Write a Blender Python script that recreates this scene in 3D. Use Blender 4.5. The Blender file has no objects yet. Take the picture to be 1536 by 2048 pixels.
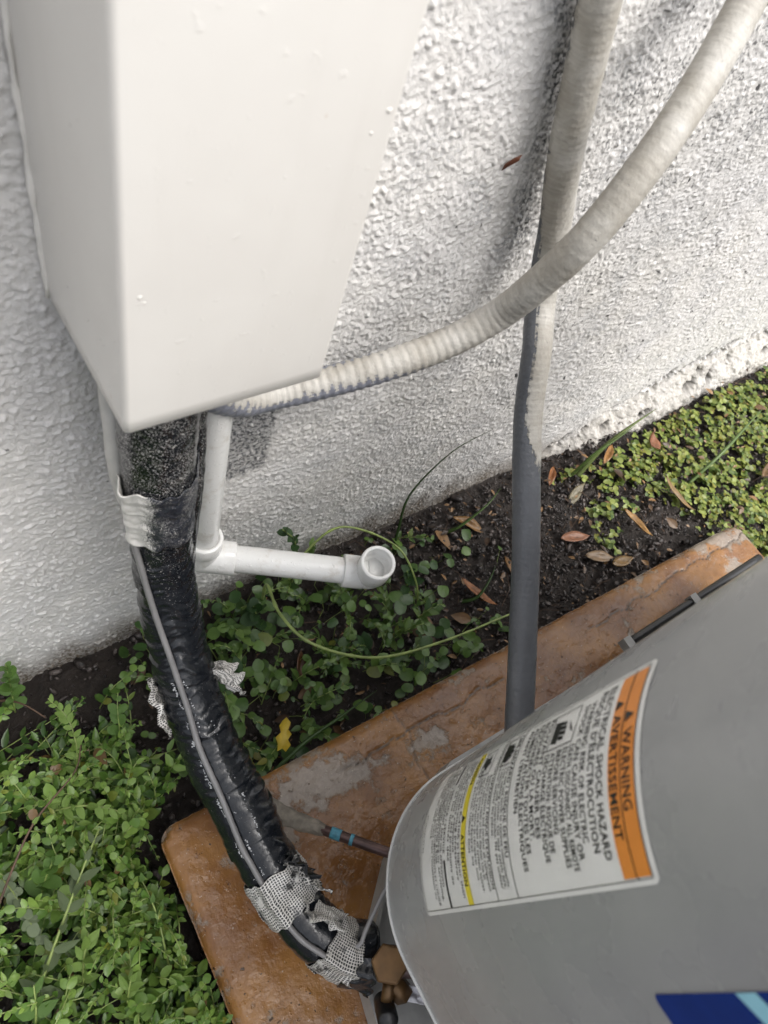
import bpy, math, random
import numpy as np
from mathutils import Vector, Matrix
random.seed(7); RNG = np.random.default_rng(11)
SC = bpy.context.scene
COL = SC.collection
pi = math.pi

# ------------------------------------------------------------------ camera, sky, sun, exposure
# metres; x runs along the house wall, y points into the wall (its face is y = 0), z is up, soil at z = 0
cam = bpy.data.cameras.new('camera'); cam_o = bpy.data.objects.new('camera', cam); COL.objects.link(cam_o)
cam.sensor_fit = 'VERTICAL'; cam.sensor_height = 24.0; cam.lens = 24.0 * 1420 / 2048
cam.clip_start = 0.01; cam.clip_end = 500
RX, DN, FW = (0.804414, -0.529396, 0.269552), (-0.339911, -0.782284, -0.522009), (0.487216, 0.328287, -0.809227)
cam_o.matrix_world = Matrix(((RX[0], -DN[0], -FW[0], 0.0), (RX[1], -DN[1], -FW[1], -0.32), (RX[2], -DN[2], -FW[2], 0.832), (0, 0, 0, 1)))
cam.dof.use_dof = True; cam.dof.focus_distance = 0.74; cam.dof.aperture_fstop = 7.0
SC.camera = cam_o

SUN_DIR = Vector((0.30, -0.48, 0.86)).normalized()
world = bpy.data.worlds.new('World'); SC.world = world; world.use_nodes = True
wt = world.node_tree; bg = wt.nodes['Background']
sky = wt.nodes.new('ShaderNodeTexSky'); sky.sky_type = 'NISHITA'; sky.sun_disc = False
sky.sun_elevation = math.asin(SUN_DIR.z); sky.sun_rotation = math.atan2(SUN_DIR.x, SUN_DIR.y)
sky.air_density = 1.0; sky.dust_density = 6.0; sky.ozone_density = 1.0
hs = wt.nodes.new('ShaderNodeHueSaturation'); hs.inputs['Saturation'].default_value = 0.32
wt.links.new(sky.outputs[0], hs.inputs['Color']); wt.links.new(hs.outputs[0], bg.inputs['Color'])
bg.inputs['Strength'].default_value = 0.15
sun = bpy.data.lights.new('sun', 'SUN'); sun.energy = 0.75; sun.angle = math.radians(38); sun.color = (1.0, 0.985, 0.965)
sun_o = bpy.data.objects.new('sun', sun); COL.objects.link(sun_o)
sun_o.rotation_euler = SUN_DIR.to_track_quat('Z', 'Y').to_euler(); sun_o.location = (1, -1, 3)
SC.view_settings.view_transform = 'Standard'; SC.view_settings.look = 'None'
SC.view_settings.exposure = 0.95; SC.view_settings.gamma = 1.0

# ------------------------------------------------------------------ helpers
def smooth(a, b, x):
    t = np.clip((x - a) / (b - a), 0, 1); return t * t * (3 - 2 * t)
def perlin(x, y, seed=0):
    x = np.asarray(x, float) + seed * 17.31; y = np.asarray(y, float) + seed * 9.77
    xi = np.floor(x).astype(np.int64); yi = np.floor(y).astype(np.int64); xf = x - xi; yf = y - yi
    def g(ix, iy, dx, dy):
        h = (ix * 374761393 + iy * 668265263 + seed * 1274126177) & 0xFFFFFFFF
        h = ((h ^ (h >> 13)) * 1274126177) & 0xFFFFFFFF
        a = ((h ^ (h >> 16)) & 1023) * (2 * pi / 1024)
        return np.cos(a) * dx + np.sin(a) * dy
    u = xf ** 3 * (xf * (xf * 6 - 15) + 10); v = yf ** 3 * (yf * (yf * 6 - 15) + 10)
    a = g(xi, yi, xf, yf); b = g(xi + 1, yi, xf - 1, yf); c = g(xi, yi + 1, xf, yf - 1); d = g(xi + 1, yi + 1, xf - 1, yf - 1)
    return ((a + u * (b - a)) + v * ((c + u * (d - c)) - (a + u * (b - a)))) * 1.5
def fbm(x, y, o=3, seed=0):
    return sum(perlin(x * 2 ** k, y * 2 ** k, seed + k) * 0.5 ** k for k in range(o))

def obj(name, verts, faces, mat, parent=None, smooth_=True, uv=None, color=None, mats=None, fmat=None):
    me = bpy.data.meshes.new(name)
    verts = np.asarray(verts, np.float32).reshape(-1, 3)
    if isinstance(faces, np.ndarray):
        n, k = faces.shape
        me.vertices.add(len(verts)); me.vertices.foreach_set('co', verts.ravel())
        me.loops.add(n * k); me.loops.foreach_set('vertex_index', faces.astype(np.int32).ravel())
        me.polygons.add(n); me.polygons.foreach_set('loop_start', np.arange(0, n * k, k, dtype=np.int32))
        me.polygons.foreach_set('loop_total', np.full(n, k, np.int32))
        me.update(calc_edges=True)
    else:
        me.from_pydata([tuple(map(float, v)) for v in verts], [], faces)
    if smooth_: me.polygons.foreach_set('use_smooth', np.ones(len(me.polygons), bool))
    if uv is not None:
        l = me.uv_layers.new(name='UVMap'); li = np.zeros(len(me.loops), np.int32); me.loops.foreach_get('vertex_index', li)
        l.data.foreach_set('uv', np.asarray(uv, np.float32)[li].ravel())
    if color is not None:
        a = me.color_attributes.new('tint', 'FLOAT_COLOR', 'POINT')
        c = np.ones((len(verts), 4), np.float32); c[:, :3] = color; a.data.foreach_set('color', c.ravel())
    me.materials.append(mat)
    for m in mats or []: me.materials.append(m)
    if fmat is not None: me.polygons.foreach_set('material_index', np.asarray(fmat, np.int32))
    me.update()
    o = bpy.data.objects.new(name, me); COL.objects.link(o)
    if parent: o.parent = parent
    return o
def empty(name, loc=(0, 0, 0)):
    o = bpy.data.objects.new(name, None); COL.objects.link(o); o.location = loc; o.empty_display_size = 0.02
    return o
def tag(o, label, cat, group=None):
    o['label'] = label; o['category'] = cat
    if group: o['group'] = group
    return o
def keep(o, parent):
    """parent a mesh built in world coordinates under an empty that stands at the thing's base"""
    o.parent = parent; o.matrix_parent_inverse = Matrix.Translation(parent.location).inverted(); return o

def catmull(P, n):
    P = np.asarray(P, float); Q = np.vstack([2 * P[0] - P[1], P, 2 * P[-1] - P[-2]]); out = []
    for i in range(1, len(Q) - 2):
        t = np.linspace(0, 1, n, endpoint=False)[:, None]
        a, b, c, d = Q[i - 1], Q[i], Q[i + 1], Q[i + 2]
        out.append(0.5 * (2 * b + (c - a) * t + (2 * a - 5 * b + 4 * c - d) * t ** 2 + (3 * b - a - 3 * c + d) * t ** 3))
    out.append(Q[-2][None]); return np.vstack(out)
def resample(C, step):
    s = np.concatenate([[0], np.cumsum(np.linalg.norm(np.diff(C, axis=0), axis=1))])
    n = max(2, int(s[-1] / step) + 1); t = np.linspace(0, s[-1], n)
    return np.stack([np.interp(t, s, C[:, k]) for k in range(3)], 1), t
def frames(C, up=(0, 0, 1)):
    T = np.gradient(C, axis=0); T /= np.linalg.norm(T, axis=1)[:, None]
    N = np.zeros_like(T); n = np.cross(T[0], up)
    if np.linalg.norm(n) < 1e-3: n = np.cross(T[0], (0, 1, 0))
    for i in range(len(T)):
        n = n - T[i] * n.dot(T[i]); n /= np.linalg.norm(n); N[i] = n
    return T, N, np.cross(T, N)
def sweep(C, rad, seg=24, cap=True, ang=(0, 2 * pi), up=(0, 0, 1), s=None):
    """tube along C; rad: float or f(s, theta) -> array; returns verts, quads, uv"""
    T, N, B = frames(C, up)
    if s is None: s = np.concatenate([[0], np.cumsum(np.linalg.norm(np.diff(C, axis=0), axis=1))])
    closed = abs(ang[1] - ang[0] - 2 * pi) < 1e-6
    th = np.linspace(ang[0], ang[1], seg, endpoint=not closed)
    S, TH = np.meshgrid(s, th, indexing='ij')
    r = rad(S, TH) if callable(rad) else np.full_like(S, rad)
    V = C[:, None, :] + r[..., None] * (np.cos(TH)[..., None] * N[:, None, :] + np.sin(TH)[..., None] * B[:, None, :])
    n, k = S.shape; I = np.arange(n * k).reshape(n, k)
    J = np.roll(I, -1, 1) if closed else I[:, 1:]
    K = I if closed else I[:, :-1]
    F = np.stack([K[:-1], J[:-1], J[1:], K[1:]], -1).reshape(-1, 4)
    UV = np.stack([TH / (2 * pi), S], -1).reshape(-1, 2)
    V = V.reshape(-1, 3)
    if cap and closed:
        c0, c1 = len(V), len(V) + 1
        V = np.vstack([V, C[0], C[-1]]); UV = np.vstack([UV, [0, s[0]], [0, s[-1]]])
        f0 = np.stack([np.full(k, c0), J[0], I[0], np.full(k, c0)], -1); f1 = np.stack([np.full(k, c1), I[-1], J[-1], np.full(k, c1)], -1)
        tri = [tuple(map(int, q[:3])) for q in np.vstack([f0, f1])]
        return V, [tuple(map(int, q)) for q in F] + tri, UV
    return V, F, UV
def tube(name, P, rad, mat, parent=None, seg=24, n=8, step=0.004, cap=True, straight=False, color=None):
    C = np.asarray(P, float) if straight else catmull(P, n)
    C, s = resample(C, step)
    V, F, UV = sweep(C, rad, seg, cap)
    return obj(name, V, F, mat, parent, uv=UV, color=color)
def lathe_z(name, prof, mat, M, parent=None, seg=32):
    """profile [(r, h)] turned about the local z axis of matrix M"""
    th = np.linspace(0, 2 * pi, seg, endpoint=False); V = []
    for r, h in prof:
        for t in th: V.append(M @ Vector((r * math.cos(t), r * math.sin(t), h)))
    n = len(prof); F = []
    for i in range(n - 1):
        for j in range(seg):
            k = (j + 1) % seg; F.append((i * seg + j, i * seg + k, (i + 1) * seg + k, (i + 1) * seg + j))
    return obj(name, V, F, mat, parent)
def aim(p, d, up=(0, 0, 1)):
    """matrix at p whose z axis points along d"""
    return Matrix.Translation(Vector(p)) @ Vector(d).to_track_quat('Z', 'Y').to_matrix().to_4x4()
def prism(outline, z0, z1, bev=0.0):
    """vertical prism from a 2D outline (list of xy), small chamfer on the top edge"""
    o = np.asarray(outline, float); n = len(o); c = o.mean(0)
    lev = [(o, z0)]
    if bev:
        d = o - c; ins = o - d / np.linalg.norm(d, axis=1)[:, None] * bev
        lev += [(o, z1 - bev), (ins, z1)]
    else: lev += [(o, z1)]
    V = np.vstack([np.column_stack([p, np.full(n, z)]) for p, z in lev]); F = []
    for L in range(len(lev) - 1):
        for i in range(n):
            j = (i + 1) % n; F.append((L * n + i, L * n + j, (L + 1) * n + j, (L + 1) * n + i))
    F.append(tuple(range((len(lev) - 1) * n, len(lev) * n))); F.append(tuple(range(n - 1, -1, -1)))
    return V, F
def box(lo, hi):
    x0, y0, z0 = lo; x1, y1, z1 = hi
    V = [(x0, y0, z0), (x1, y0, z0), (x1, y1, z0), (x0, y1, z0), (x0, y0, z1), (x1, y0, z1), (x1, y1, z1), (x0, y1, z1)]
    return V, [(3, 2, 1, 0), (4, 5, 6, 7), (0, 1, 5, 4), (1, 2, 6, 5), (2, 3, 7, 6), (3, 0, 4, 7)]

# ------------------------------------------------------------------ materials
class NT:
    def __init__(self, name):
        self.m = bpy.data.materials.new(name); self.m.use_nodes = True; self.t = self.m.node_tree
        self.b = self.t.nodes['Principled BSDF']
    def n(self, typ, **k):
        nd = self.t.nodes.new('ShaderNode' + typ)
        for a, v in k.items():
            if a.startswith('_'): setattr(nd, a[1:], v)
            else: self.put(nd.inputs[a.replace('__', ' ')], v)
        return nd
    def put(self, sock, v):
        if isinstance(v, bpy.types.NodeSocket): self.t.links.new(v, sock)
        elif isinstance(v, (tuple, list)) and len(v) == 3 and sock.type == 'RGBA': sock.default_value = (*v, 1)
        else: sock.default_value = v
    def set(self, **k):
        for a, v in k.items(): self.put(self.b.inputs[a.replace('__', ' ')], v)
        return self
    def math(self, op, a, b=0.5, clamp=False):
        nd = self.t.nodes.new('ShaderNodeMath'); nd.operation = op; nd.use_clamp = clamp
        self.put(nd.inputs[0], a); self.put(nd.inputs[1], b); return nd.outputs[0]
    def vmath(self, op, a, b):
        nd = self.t.nodes.new('ShaderNodeVectorMath'); nd.operation = op
        self.put(nd.inputs[0], a); self.put(nd.inputs[1], b)
        return nd.outputs['Value'] if op == 'DOT_PRODUCT' else nd.outputs[0]
    def obj(self): return self.n('TexCoord').outputs['Object']
    def uv(self): return self.n('TexCoord').outputs['UV']
    def noise(self, scale, detail=4, rough=0.55, vec=None, dist=0.0):
        nd = self.n('TexNoise', Scale=scale, Detail=detail, Roughness=rough, Distortion=dist)
        self.put(nd.inputs['Vector'], vec if vec is not None else self.obj()); return nd.outputs['Fac']
    def ramp(self, fac, a, b):
        nd = self.n('MapRange', Value=fac); nd.inputs['From Min'].default_value = a; nd.inputs['From Max'].default_value = b
        nd.interpolation_type = 'SMOOTHSTEP'; return nd.outputs[0]
    def mix(self, fac, a, b):
        nd = self.t.nodes.new('ShaderNodeMix'); nd.data_type = 'RGBA'
        self.put(nd.inputs[0], fac); self.put(nd.inputs[6], a); self.put(nd.inputs[7], b); return nd.outputs[2]
    def mulc(self, a, b):
        nd = self.t.nodes.new('ShaderNodeMix'); nd.data_type = 'RGBA'; nd.blend_type = 'MULTIPLY'; nd.inputs[0].default_value = 1
        self.put(nd.inputs[6], a); self.put(nd.inputs[7], b); return nd.outputs[2]
    def bump(self, h, strength=0.5, dist=0.001, normal=None):
        nd = self.n('Bump', Height=h, Strength=strength, Distance=dist)
        if normal is not None: self.put(nd.inputs['Normal'], normal)
        self.put(self.b.inputs['Normal'], nd.outputs[0]); return nd.outputs[0]
    def attr(self):
        nd = self.t.nodes.new('ShaderNodeAttribute'); nd.attribute_name = 'tint'; return nd.outputs['Color']
    def gray(self, f): # float socket -> colour
        nd = self.n('CombineColor'); [self.put(nd.inputs[i], f) for i in range(3)]; return nd.outputs[0]

def simple(name, c, rough=0.5, spec=0.5, metal=0.0, bump=0, bscale=300, var=0.12, vscale=40, coat=0.0):
    N = NT(name); f = N.ramp(N.noise(vscale), 0.3, 0.7)
    N.set(Base__Color=N.mix(f, tuple(x * (1 - var) for x in c), tuple(min(1, x * (1 + var)) for x in c)), Roughness=rough, Metallic=metal)
    N.b.inputs['Specular IOR Level'].default_value = spec
    N.b.inputs['Coat Weight'].default_value = coat; N.b.inputs['Coat Roughness'].default_value = 0.08
    if bump: N.bump(N.noise(bscale, 5), bump, 0.001)
    return N.m

def m_stucco():
    N = NT('stucco_paint'); a = N.attr()
    v = N.ramp(N.noise(9, 5), 0.3, 0.75)
    N.set(Base__Color=N.mulc(a, N.mix(v, (0.93, 0.93, 0.94), (1.0, 0.99, 0.97))), Roughness=0.55)
    N.b.inputs['Specular IOR Level'].default_value = 0.4
    N.bump(N.math('ADD', N.math('MULTIPLY', N.noise(420, 6, 0.62), 1.0), N.math('MULTIPLY', N.noise(1300, 3), 0.25)), 0.6, 0.0018)
    return N.m
def m_cover():
    N = NT('cover_paint')
    o = N.obj(); big = N.ramp(N.noise(7, 4), 0.3, 0.7)
    col = N.mix(big, (0.615, 0.595, 0.56), (0.66, 0.645, 0.61))
    col = N.mix(N.math('MULTIPLY', N.ramp(N.n('TexNoise', Scale=1.0, Detail=5, Vector=N.n('Mapping', Vector=o, Scale=(60, 60, 5)).outputs[0]).outputs['Fac'], 0.5, 0.75), 0.10), col, (0.48, 0.46, 0.42))
    sp = N.ramp(N.noise(95, 2), 0.76, 0.80)
    col = N.mix(sp, col, (0.52, 0.46, 0.40))
    N.set(Base__Color=col, Roughness=0.42)
    N.bump(N.math('ADD', N.math('MULTIPLY', N.noise(16, 2), 1.0), N.math('MULTIPLY', N.ramp(N.noise(180, 3), 0.62, 0.75), 0.25)), 0.25, 0.002)
    return N.m
def m_conduit(name, spray, bias, j0=(0.080, 0.086, 0.095), j1=(0.14, 0.148, 0.165)):
    """grey liquid-tight jacket with over-sprayed cream house paint on the side the painter stood"""
    N = NT(name); geo = N.n('NewGeometry'); d = N.vmath('DOT_PRODUCT', geo.outputs['True Normal'], spray)
    pos = N.n('SeparateXYZ', Vector=geo.outputs['Position'])
    h = bias[0]
    for ax, lo, hi, amt in bias[1:]: h = N.math('ADD', h, N.math('MULTIPLY', N.ramp(pos.outputs[ax], lo, hi), amt))
    nz = N.math('MULTIPLY', N.math('SUBTRACT', N.noise(120, 6, 0.65), 0.5), 1.0)
    m = N.ramp(N.math('ADD', N.math('ADD', d, h), nz), 0.10, 0.20)
    flake = N.ramp(N.noise(300, 3), 0.70, 0.76)
    m = N.math('MULTIPLY', m, N.math('SUBTRACT', 1.0, N.math('MULTIPLY', flake, 0.6)))
    uv = N.n('SeparateXYZ', Vector=N.uv())
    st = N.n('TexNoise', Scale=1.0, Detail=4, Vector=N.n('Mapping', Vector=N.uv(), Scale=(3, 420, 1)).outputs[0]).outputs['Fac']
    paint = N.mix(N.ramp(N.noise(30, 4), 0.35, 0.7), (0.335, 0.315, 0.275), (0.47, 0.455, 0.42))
    paint = N.mulc(paint, N.gray(N.math('ADD', 0.70, N.math('MULTIPLY', st, 0.50))))  # cross stripes in the paint stand in for shading on the ribs
    jack = N.mix(N.noise(25), j0, j1)
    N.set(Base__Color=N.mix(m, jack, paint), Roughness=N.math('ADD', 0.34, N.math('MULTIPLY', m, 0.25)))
    N.bump(N.math('ADD', N.math('MULTIPLY', m, 0.8), N.math('MULTIPLY', N.noise(240, 4), 0.7)), 0.9, 0.0012)
    return N.m
def m_black_wrap():
    N = NT('black_vinyl_wrap'); geo = N.n('NewGeometry'); pos = N.n('SeparateXYZ', Vector=geo.outputs['Position'])
    sp = N.math('ADD', N.math('MULTIPLY', N.noise(1100, 2, 0.5), 0.8), N.math('MULTIPLY', N.noise(90, 3), 0.2))
    amt = N.ramp(pos.outputs['Z'], 0.26, 0.44)
    thr = N.math('SUBTRACT', 0.68, N.math('MULTIPLY', amt, 0.118))
    dust = N.math('MULTIPLY', N.math('SUBTRACT', sp, thr), 22.0, True)
    col = N.mix(N.noise(60), (0.0045, 0.006, 0.008), (0.011, 0.013, 0.017))
    drip = N.ramp(N.noise(60, 2), 0.40, 0.60)
    N.set(Base__Color=N.mix(N.math('MULTIPLY', dust, 0.75), col, (0.55, 0.53, 0.50)), Roughness=N.math('ADD', 0.09, N.math('MULTIPLY', drip, 0.14))); N.b.inputs['Specular IOR Level'].default_value = 0.5
    N.bump(N.math('ADD', N.noise(150, 3, 0.5), N.math('MULTIPLY', N.ramp(N.noise(700, 2), 0.62, 0.72), 0.35)), 0.4, 0.0012)
    return N.m
def m_duct_tape():
    N = NT('oversprayed_tape'); geo = N.n('NewGeometry'); pos = N.n('SeparateXYZ', Vector=geo.outputs['Position'])
    left = N.ramp(pos.outputs['X'], 0.106, 0.093)
    sp = N.math('ADD', N.math('MULTIPLY', N.noise(1300, 2), 0.75), N.math('MULTIPLY', N.noise(70, 3), 0.25))
    f = N.math('MULTIPLY', N.math('SUBTRACT', sp, N.math('SUBTRACT', 0.56, N.math('MULTIPLY', left, 0.30))), 12.0, True)
    N.set(Base__Color=N.mix(f, (0.018, 0.021, 0.030), (0.60, 0.585, 0.55)), Roughness=0.30)
    N.bump(N.noise(120, 6, 0.6), 0.5, 0.002)
    return N.m
def m_mesh_tape(name='mesh_tape', dirt=0.25):
    """open weave gauze: pale threads over black adhesive, in metres of the UV map"""
    N = NT(name); w = N.n('TexNoise', Scale=260.0, Detail=2, Vector=N.obj())
    v = N.n('SeparateXYZ', Vector=N.vmath('ADD', N.uv(), N.vmath('MULTIPLY', N.vmath('SUBTRACT', w.outputs['Color'], (0.5, 0.5, 0.5)), (0.0011, 0.0011, 0))))
    k_ = 0.66 if name == 'bunched_gauze' else 1.0
    def th(c, pitch): return N.ramp(N.math('ABSOLUTE', N.math('SUBTRACT', N.math('FRACT', N.math('MULTIPLY', c, 1.0 / (pitch * k_))), 0.5)), 0.22 if k_ == 1.0 else 0.27, 0.10 if k_ == 1.0 else 0.13)
    t = N.math('MAXIMUM', th(v.outputs['X'], 0.0020), th(v.outputs['Y'], 0.0022))
    loss = N.ramp(N.noise(75, 4), 0.30, 0.46); t = N.math('MULTIPLY', t, loss)
    t = N.math('MAXIMUM', t, N.math('MULTIPLY', N.ramp(N.noise(60, 5, 0.7), 0.58, 0.66), 0.8))
    col = N.mix(N.ramp(N.noise(45), 0.35, 0.7), (0.55, 0.53, 0.49), (0.80, 0.79, 0.76))
    col = N.mix(N.math('MULTIPLY', N.ramp(N.noise(30, 3), 0.55, 0.75), dirt), col, (0.16, 0.17, 0.08))
    N.set(Base__Color=N.mix(t, (0.008, 0.009, 0.010), col), Roughness=0.38)
    N.bump(t, 0.5, 0.0004)
    return N.m
def m_pvc():
    N = NT('white_pvc'); d = N.ramp(N.noise(42, 6, 0.65), 0.52, 0.70)
    sp = N.ramp(N.noise(420, 2), 0.72, 0.76)
    col = N.mix(N.math('MULTIPLY', d, 0.40), (0.74, 0.74, 0.72), (0.42, 0.37, 0.30))
    col = N.mix(N.math('MULTIPLY', sp, 0.5), col, (0.2, 0.18, 0.15))
    N.set(Base__Color=col, Roughness=0.16); N.bump(N.math('ADD', N.noise(90, 3), N.math('MULTIPLY', N.ramp(N.noise(300, 2), 0.6, 0.7), 0.5)), 0.4, 0.0011); return N.m
def m_pad():
    N = NT('painted_concrete_pad'); a = N.attr(); o = N.obj()
    base = N.mix(N.ramp(N.noise(14, 5), 0.3, 0.7), (0.135, 0.055, 0.017), (0.29, 0.142, 0.042))
    base = N.mix(N.math('MULTIPLY', N.ramp(N.noise(120, 4), 0.35, 0.75), 0.35), base, (0.20, 0.095, 0.045))
    ag = N.n('SeparateColor', Color=a)
    worn = N.ramp(N.math('ADD', N.noise(26, 7, 0.68), N.math('MULTIPLY', ag.outputs[0], 0.26)), 0.60, 0.70)
    conc = N.mix(N.noise(160, 5), (0.15, 0.135, 0.115), (0.34, 0.315, 0.275))
    col = N.mix(N.math('MULTIPLY', worn, 0.75), base, conc)
    col = N.mix(N.math('MULTIPLY', N.ramp(N.noise(330, 2), 0.69, 0.73), 0.6), col, (0.42, 0.38, 0.31))
    pit = N.ramp(N.noise(190, 2), 0.70, 0.74); col = N.mix(pit, col, (0.06, 0.035, 0.02))
    col = N.mix(ag.outputs[1], col, (0.045, 0.03, 0.02))
    wet = N.ramp(N.noise(19, 4), 0.38, 0.56)
    N.set(Base__Color=col, Roughness=N.math('SUBTRACT', 0.28, N.math('MULTIPLY', wet, 0.21)))
    N.bump(N.math('ADD', N.math('SUBTRACT', N.math('MULTIPLY', N.noise(260, 5), 0.6), N.math('MULTIPLY', pit, 0.7)), N.math('ADD', N.math('MULTIPLY', worn, -0.7), N.math('MULTIPLY', N.ramp(N.noise(95, 3), 0.62, 0.72), 0.4))), 0.6, 0.0018)
    return N.m
def m_unit():
    N = NT('grey_enamel'); big = N.ramp(N.noise(9, 4), 0.3, 0.7); fine = N.ramp(N.noise(28, 3, 0.5), 0.35, 0.85)
    col = N.mix(big, (0.295, 0.300, 0.304), (0.335, 0.340, 0.342))
    col = N.mix(N.math('MULTIPLY', fine, 0.16), col, (0.40, 0.41, 0.385))
    N.set(Base__Color=col, Roughness=N.math('ADD', 0.25, N.math('MULTIPLY', fine, 0.12)))
    N.bump(N.math('ADD', N.noise(12, 2), N.math('MULTIPLY', N.noise(500, 3), 0.04)), 0.18, 0.002); return N.m
def m_soil():
    N = NT('wet_soil'); c = N.mix(N.noise(60, 6), (0.009, 0.007, 0.006), (0.048, 0.036, 0.029))
    N.set(Base__Color=c, Roughness=N.math('ADD', 0.28, N.math('MULTIPLY', N.noise(35, 3), 0.45)))
    N.bump(N.noise(260, 8, 0.7), 1.0, 0.005); return N.m
def m_mulch():
    N = NT('wet_mulch'); c = N.mix(N.ramp(N.noise(90, 4), 0.35, 0.7), (0.012, 0.010, 0.010), (0.095, 0.078, 0.070))
    N.set(Base__Color=c, Roughness=N.math('ADD', 0.14, N.math('MULTIPLY', N.noise(50, 3), 0.3))); N.bump(N.noise(330, 6, 0.65), 0.8, 0.002); return N.m
def m_leaf(name, rough=0.33, trans=0.25):
    N = NT(name); a = N.attr(); c = N.mulc(a, N.mix(N.noise(160, 4), (0.72, 0.75, 0.72), (1.22, 1.2, 1.2)))
    N.set(Base__Color=c, Roughness=rough); N.b.inputs['Specular IOR Level'].default_value = 0.5
    N.bump(N.noise(300, 4), 0.5, 0.0010)
    tr = N.n('BsdfTranslucent', Color=c); mx = N.n('MixShader', Fac=trans)
    out = N.t.nodes['Material Output']
    N.t.links.new(N.b.outputs[0], mx.inputs[1]); N.t.links.new(tr.outputs[0], mx.inputs[2]); N.t.links.new(mx.outputs[0], out.inputs['Surface'])
    return N.m
def m_water():
    N = NT('rain_water'); N.set(Base__Color=(1, 1, 1), Roughness=0.02, IOR=1.33); N.b.inputs['Transmission Weight'].default_value = 1.0; return N.m

MAT = dict(
    stucco=m_stucco(), cover=m_cover(), pvc=m_pvc(), pad=m_pad(), unit=m_unit(), soil=m_soil(), wrap=m_black_wrap(), dtape=m_duct_tape(),
    mesh=m_mesh_tape(), gauze=m_mesh_tape('bunched_gauze', 0.6), leaf=m_leaf('green_leaf'), weed=m_leaf('weed_leaf', 0.36, 0.25), mulch=m_mulch(), clover=m_leaf('clover_leaf', 0.4, 0.3), dead=m_leaf('dead_leaf', 0.42, 0.12), water=m_water(),
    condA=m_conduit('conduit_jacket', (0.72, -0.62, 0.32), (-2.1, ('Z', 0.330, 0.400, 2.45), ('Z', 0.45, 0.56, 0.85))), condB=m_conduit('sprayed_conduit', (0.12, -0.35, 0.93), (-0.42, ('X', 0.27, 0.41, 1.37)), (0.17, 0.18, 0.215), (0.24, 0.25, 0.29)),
    cable=simple('grey_cable', (0.205, 0.20, 0.20), 0.28, bump=0.2), pale=simple('pale_conduit', (0.45, 0.44, 0.41), 0.45, bump=0.3),
    brass=simple('aged_brass', (0.13, 0.072, 0.028), 0.42, metal=0.45, bump=0.25, bscale=160, var=0.25, vscale=60),
    copper=simple('tarnished_copper', (0.085, 0.052, 0.048), 0.30, metal=0.5, bump=0.2, var=0.3), mud=simple('caked_mud', (0.19, 0.17, 0.14), 0.8, bump=0.9, bscale=240, var=0.3, vscale=90),
    blue=simple('blue_band', (0.06, 0.22, 0.30), 0.5, var=0.3, vscale=200), dark=simple('black_rubber', (0.012, 0.012, 0.013), 0.35, bump=0.3), zinc=simple('galvanised_pan', (0.30, 0.30, 0.29), 0.36, bump=0.3, bscale=90, var=0.2, vscale=30),
    coil=simple('dark_coil', (0.02, 0.02, 0.02), 0.6), caulk=simple('caulk', (0.70, 0.68, 0.64), 0.5, bump=0.3),
    paper=simple('label_paper', (0.78, 0.785, 0.765), 0.26, var=0.03, vscale=25), orange=simple('orange_print', (0.74, 0.27, 0.055), 0.28, var=0.06), yellow=simple('yellow_print', (0.78, 0.66, 0.05), 0.28, var=0.05),
    ink=simple('black_ink', (0.018, 0.018, 0.018), 0.35), bluep=simple('blue_print', (0.006, 0.030, 0.19), 0.25, var=0.1), cyan=simple('pale_blue_print', (0.30, 0.60, 0.72), 0.25, var=0.05), silver=simple('grey_print', (0.26, 0.24, 0.30), 0.3),
    stem=simple('green_stem', (0.20, 0.26, 0.075), 0.4, var=0.25, vscale=60), stemb=simple('brown_stem', (0.085, 0.05, 0.03), 0.6, var=0.3), foil=simple('crumpled_white_paper', (0.62, 0.62, 0.66), 0.4, bump=1.0, bscale=160),
    bead=simple('pale_glint', (0.50, 0.51, 0.52), 0.12, 0.9),  # opaque pale tone imitating the glint of water
    hem=simple('pale_panel_edge', (0.50, 0.505, 0.50), 0.35),  # lighter grey for the bottom edge of the panel
    twine=simple('white_thread', (0.55, 0.54, 0.50), 0.6),
)

# ------------------------------------------------------------------ ground
def lines(*segs):
    out = []
    for a, b, st in segs: out.append(np.arange(a, b - st * 0.3, st))
    return np.concatenate(out + [[segs[-1][1]]])
def grid(nx, ny):
    I = np.arange(nx * ny).reshape(nx, ny)
    return np.stack([I[:-1, :-1], I[1:, :-1], I[1:, 1:], I[:-1, 1:]], -1).reshape(-1, 4)
def ground_z(x, y):
    base = 0.055 * smooth(0.75, 1.35, x) * smooth(-0.45, -0.1, y) - 0.012 * smooth(0.1, -0.15, x) * 0
    return base + 0.010 * fbm(x * 9, y * 9, 2, 3) - 0.010
gx = lines((-40, -2, 2.5), (-2, -0.3, 0.08), (-0.3, 1.6, 0.0045), (1.6, 3, 0.08), (3, 40, 2.5))
gy = lines((-40, -2, 2.5), (-2, -0.62, 0.08), (-0.62, 0.03, 0.0045), (0.03, 0.3, 0.05))
X, Y = np.meshgrid(gx, gy, indexing='ij')
clod = 0.013 * np.maximum(0, fbm(X * 48, Y * 48, 3, 5)) + 0.005 * np.abs(perlin(X * 110, Y * 110, 8))
Zg = ground_z(X, Y) + clod * ((X > -0.4) & (X < 1.7) & (Y > -0.7))
o = obj('ground', np.stack([X, Y, Zg], -1).reshape(-1, 3), grid(len(gx), len(gy)), MAT['soil'])
o['kind'] = 'structure'

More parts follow.
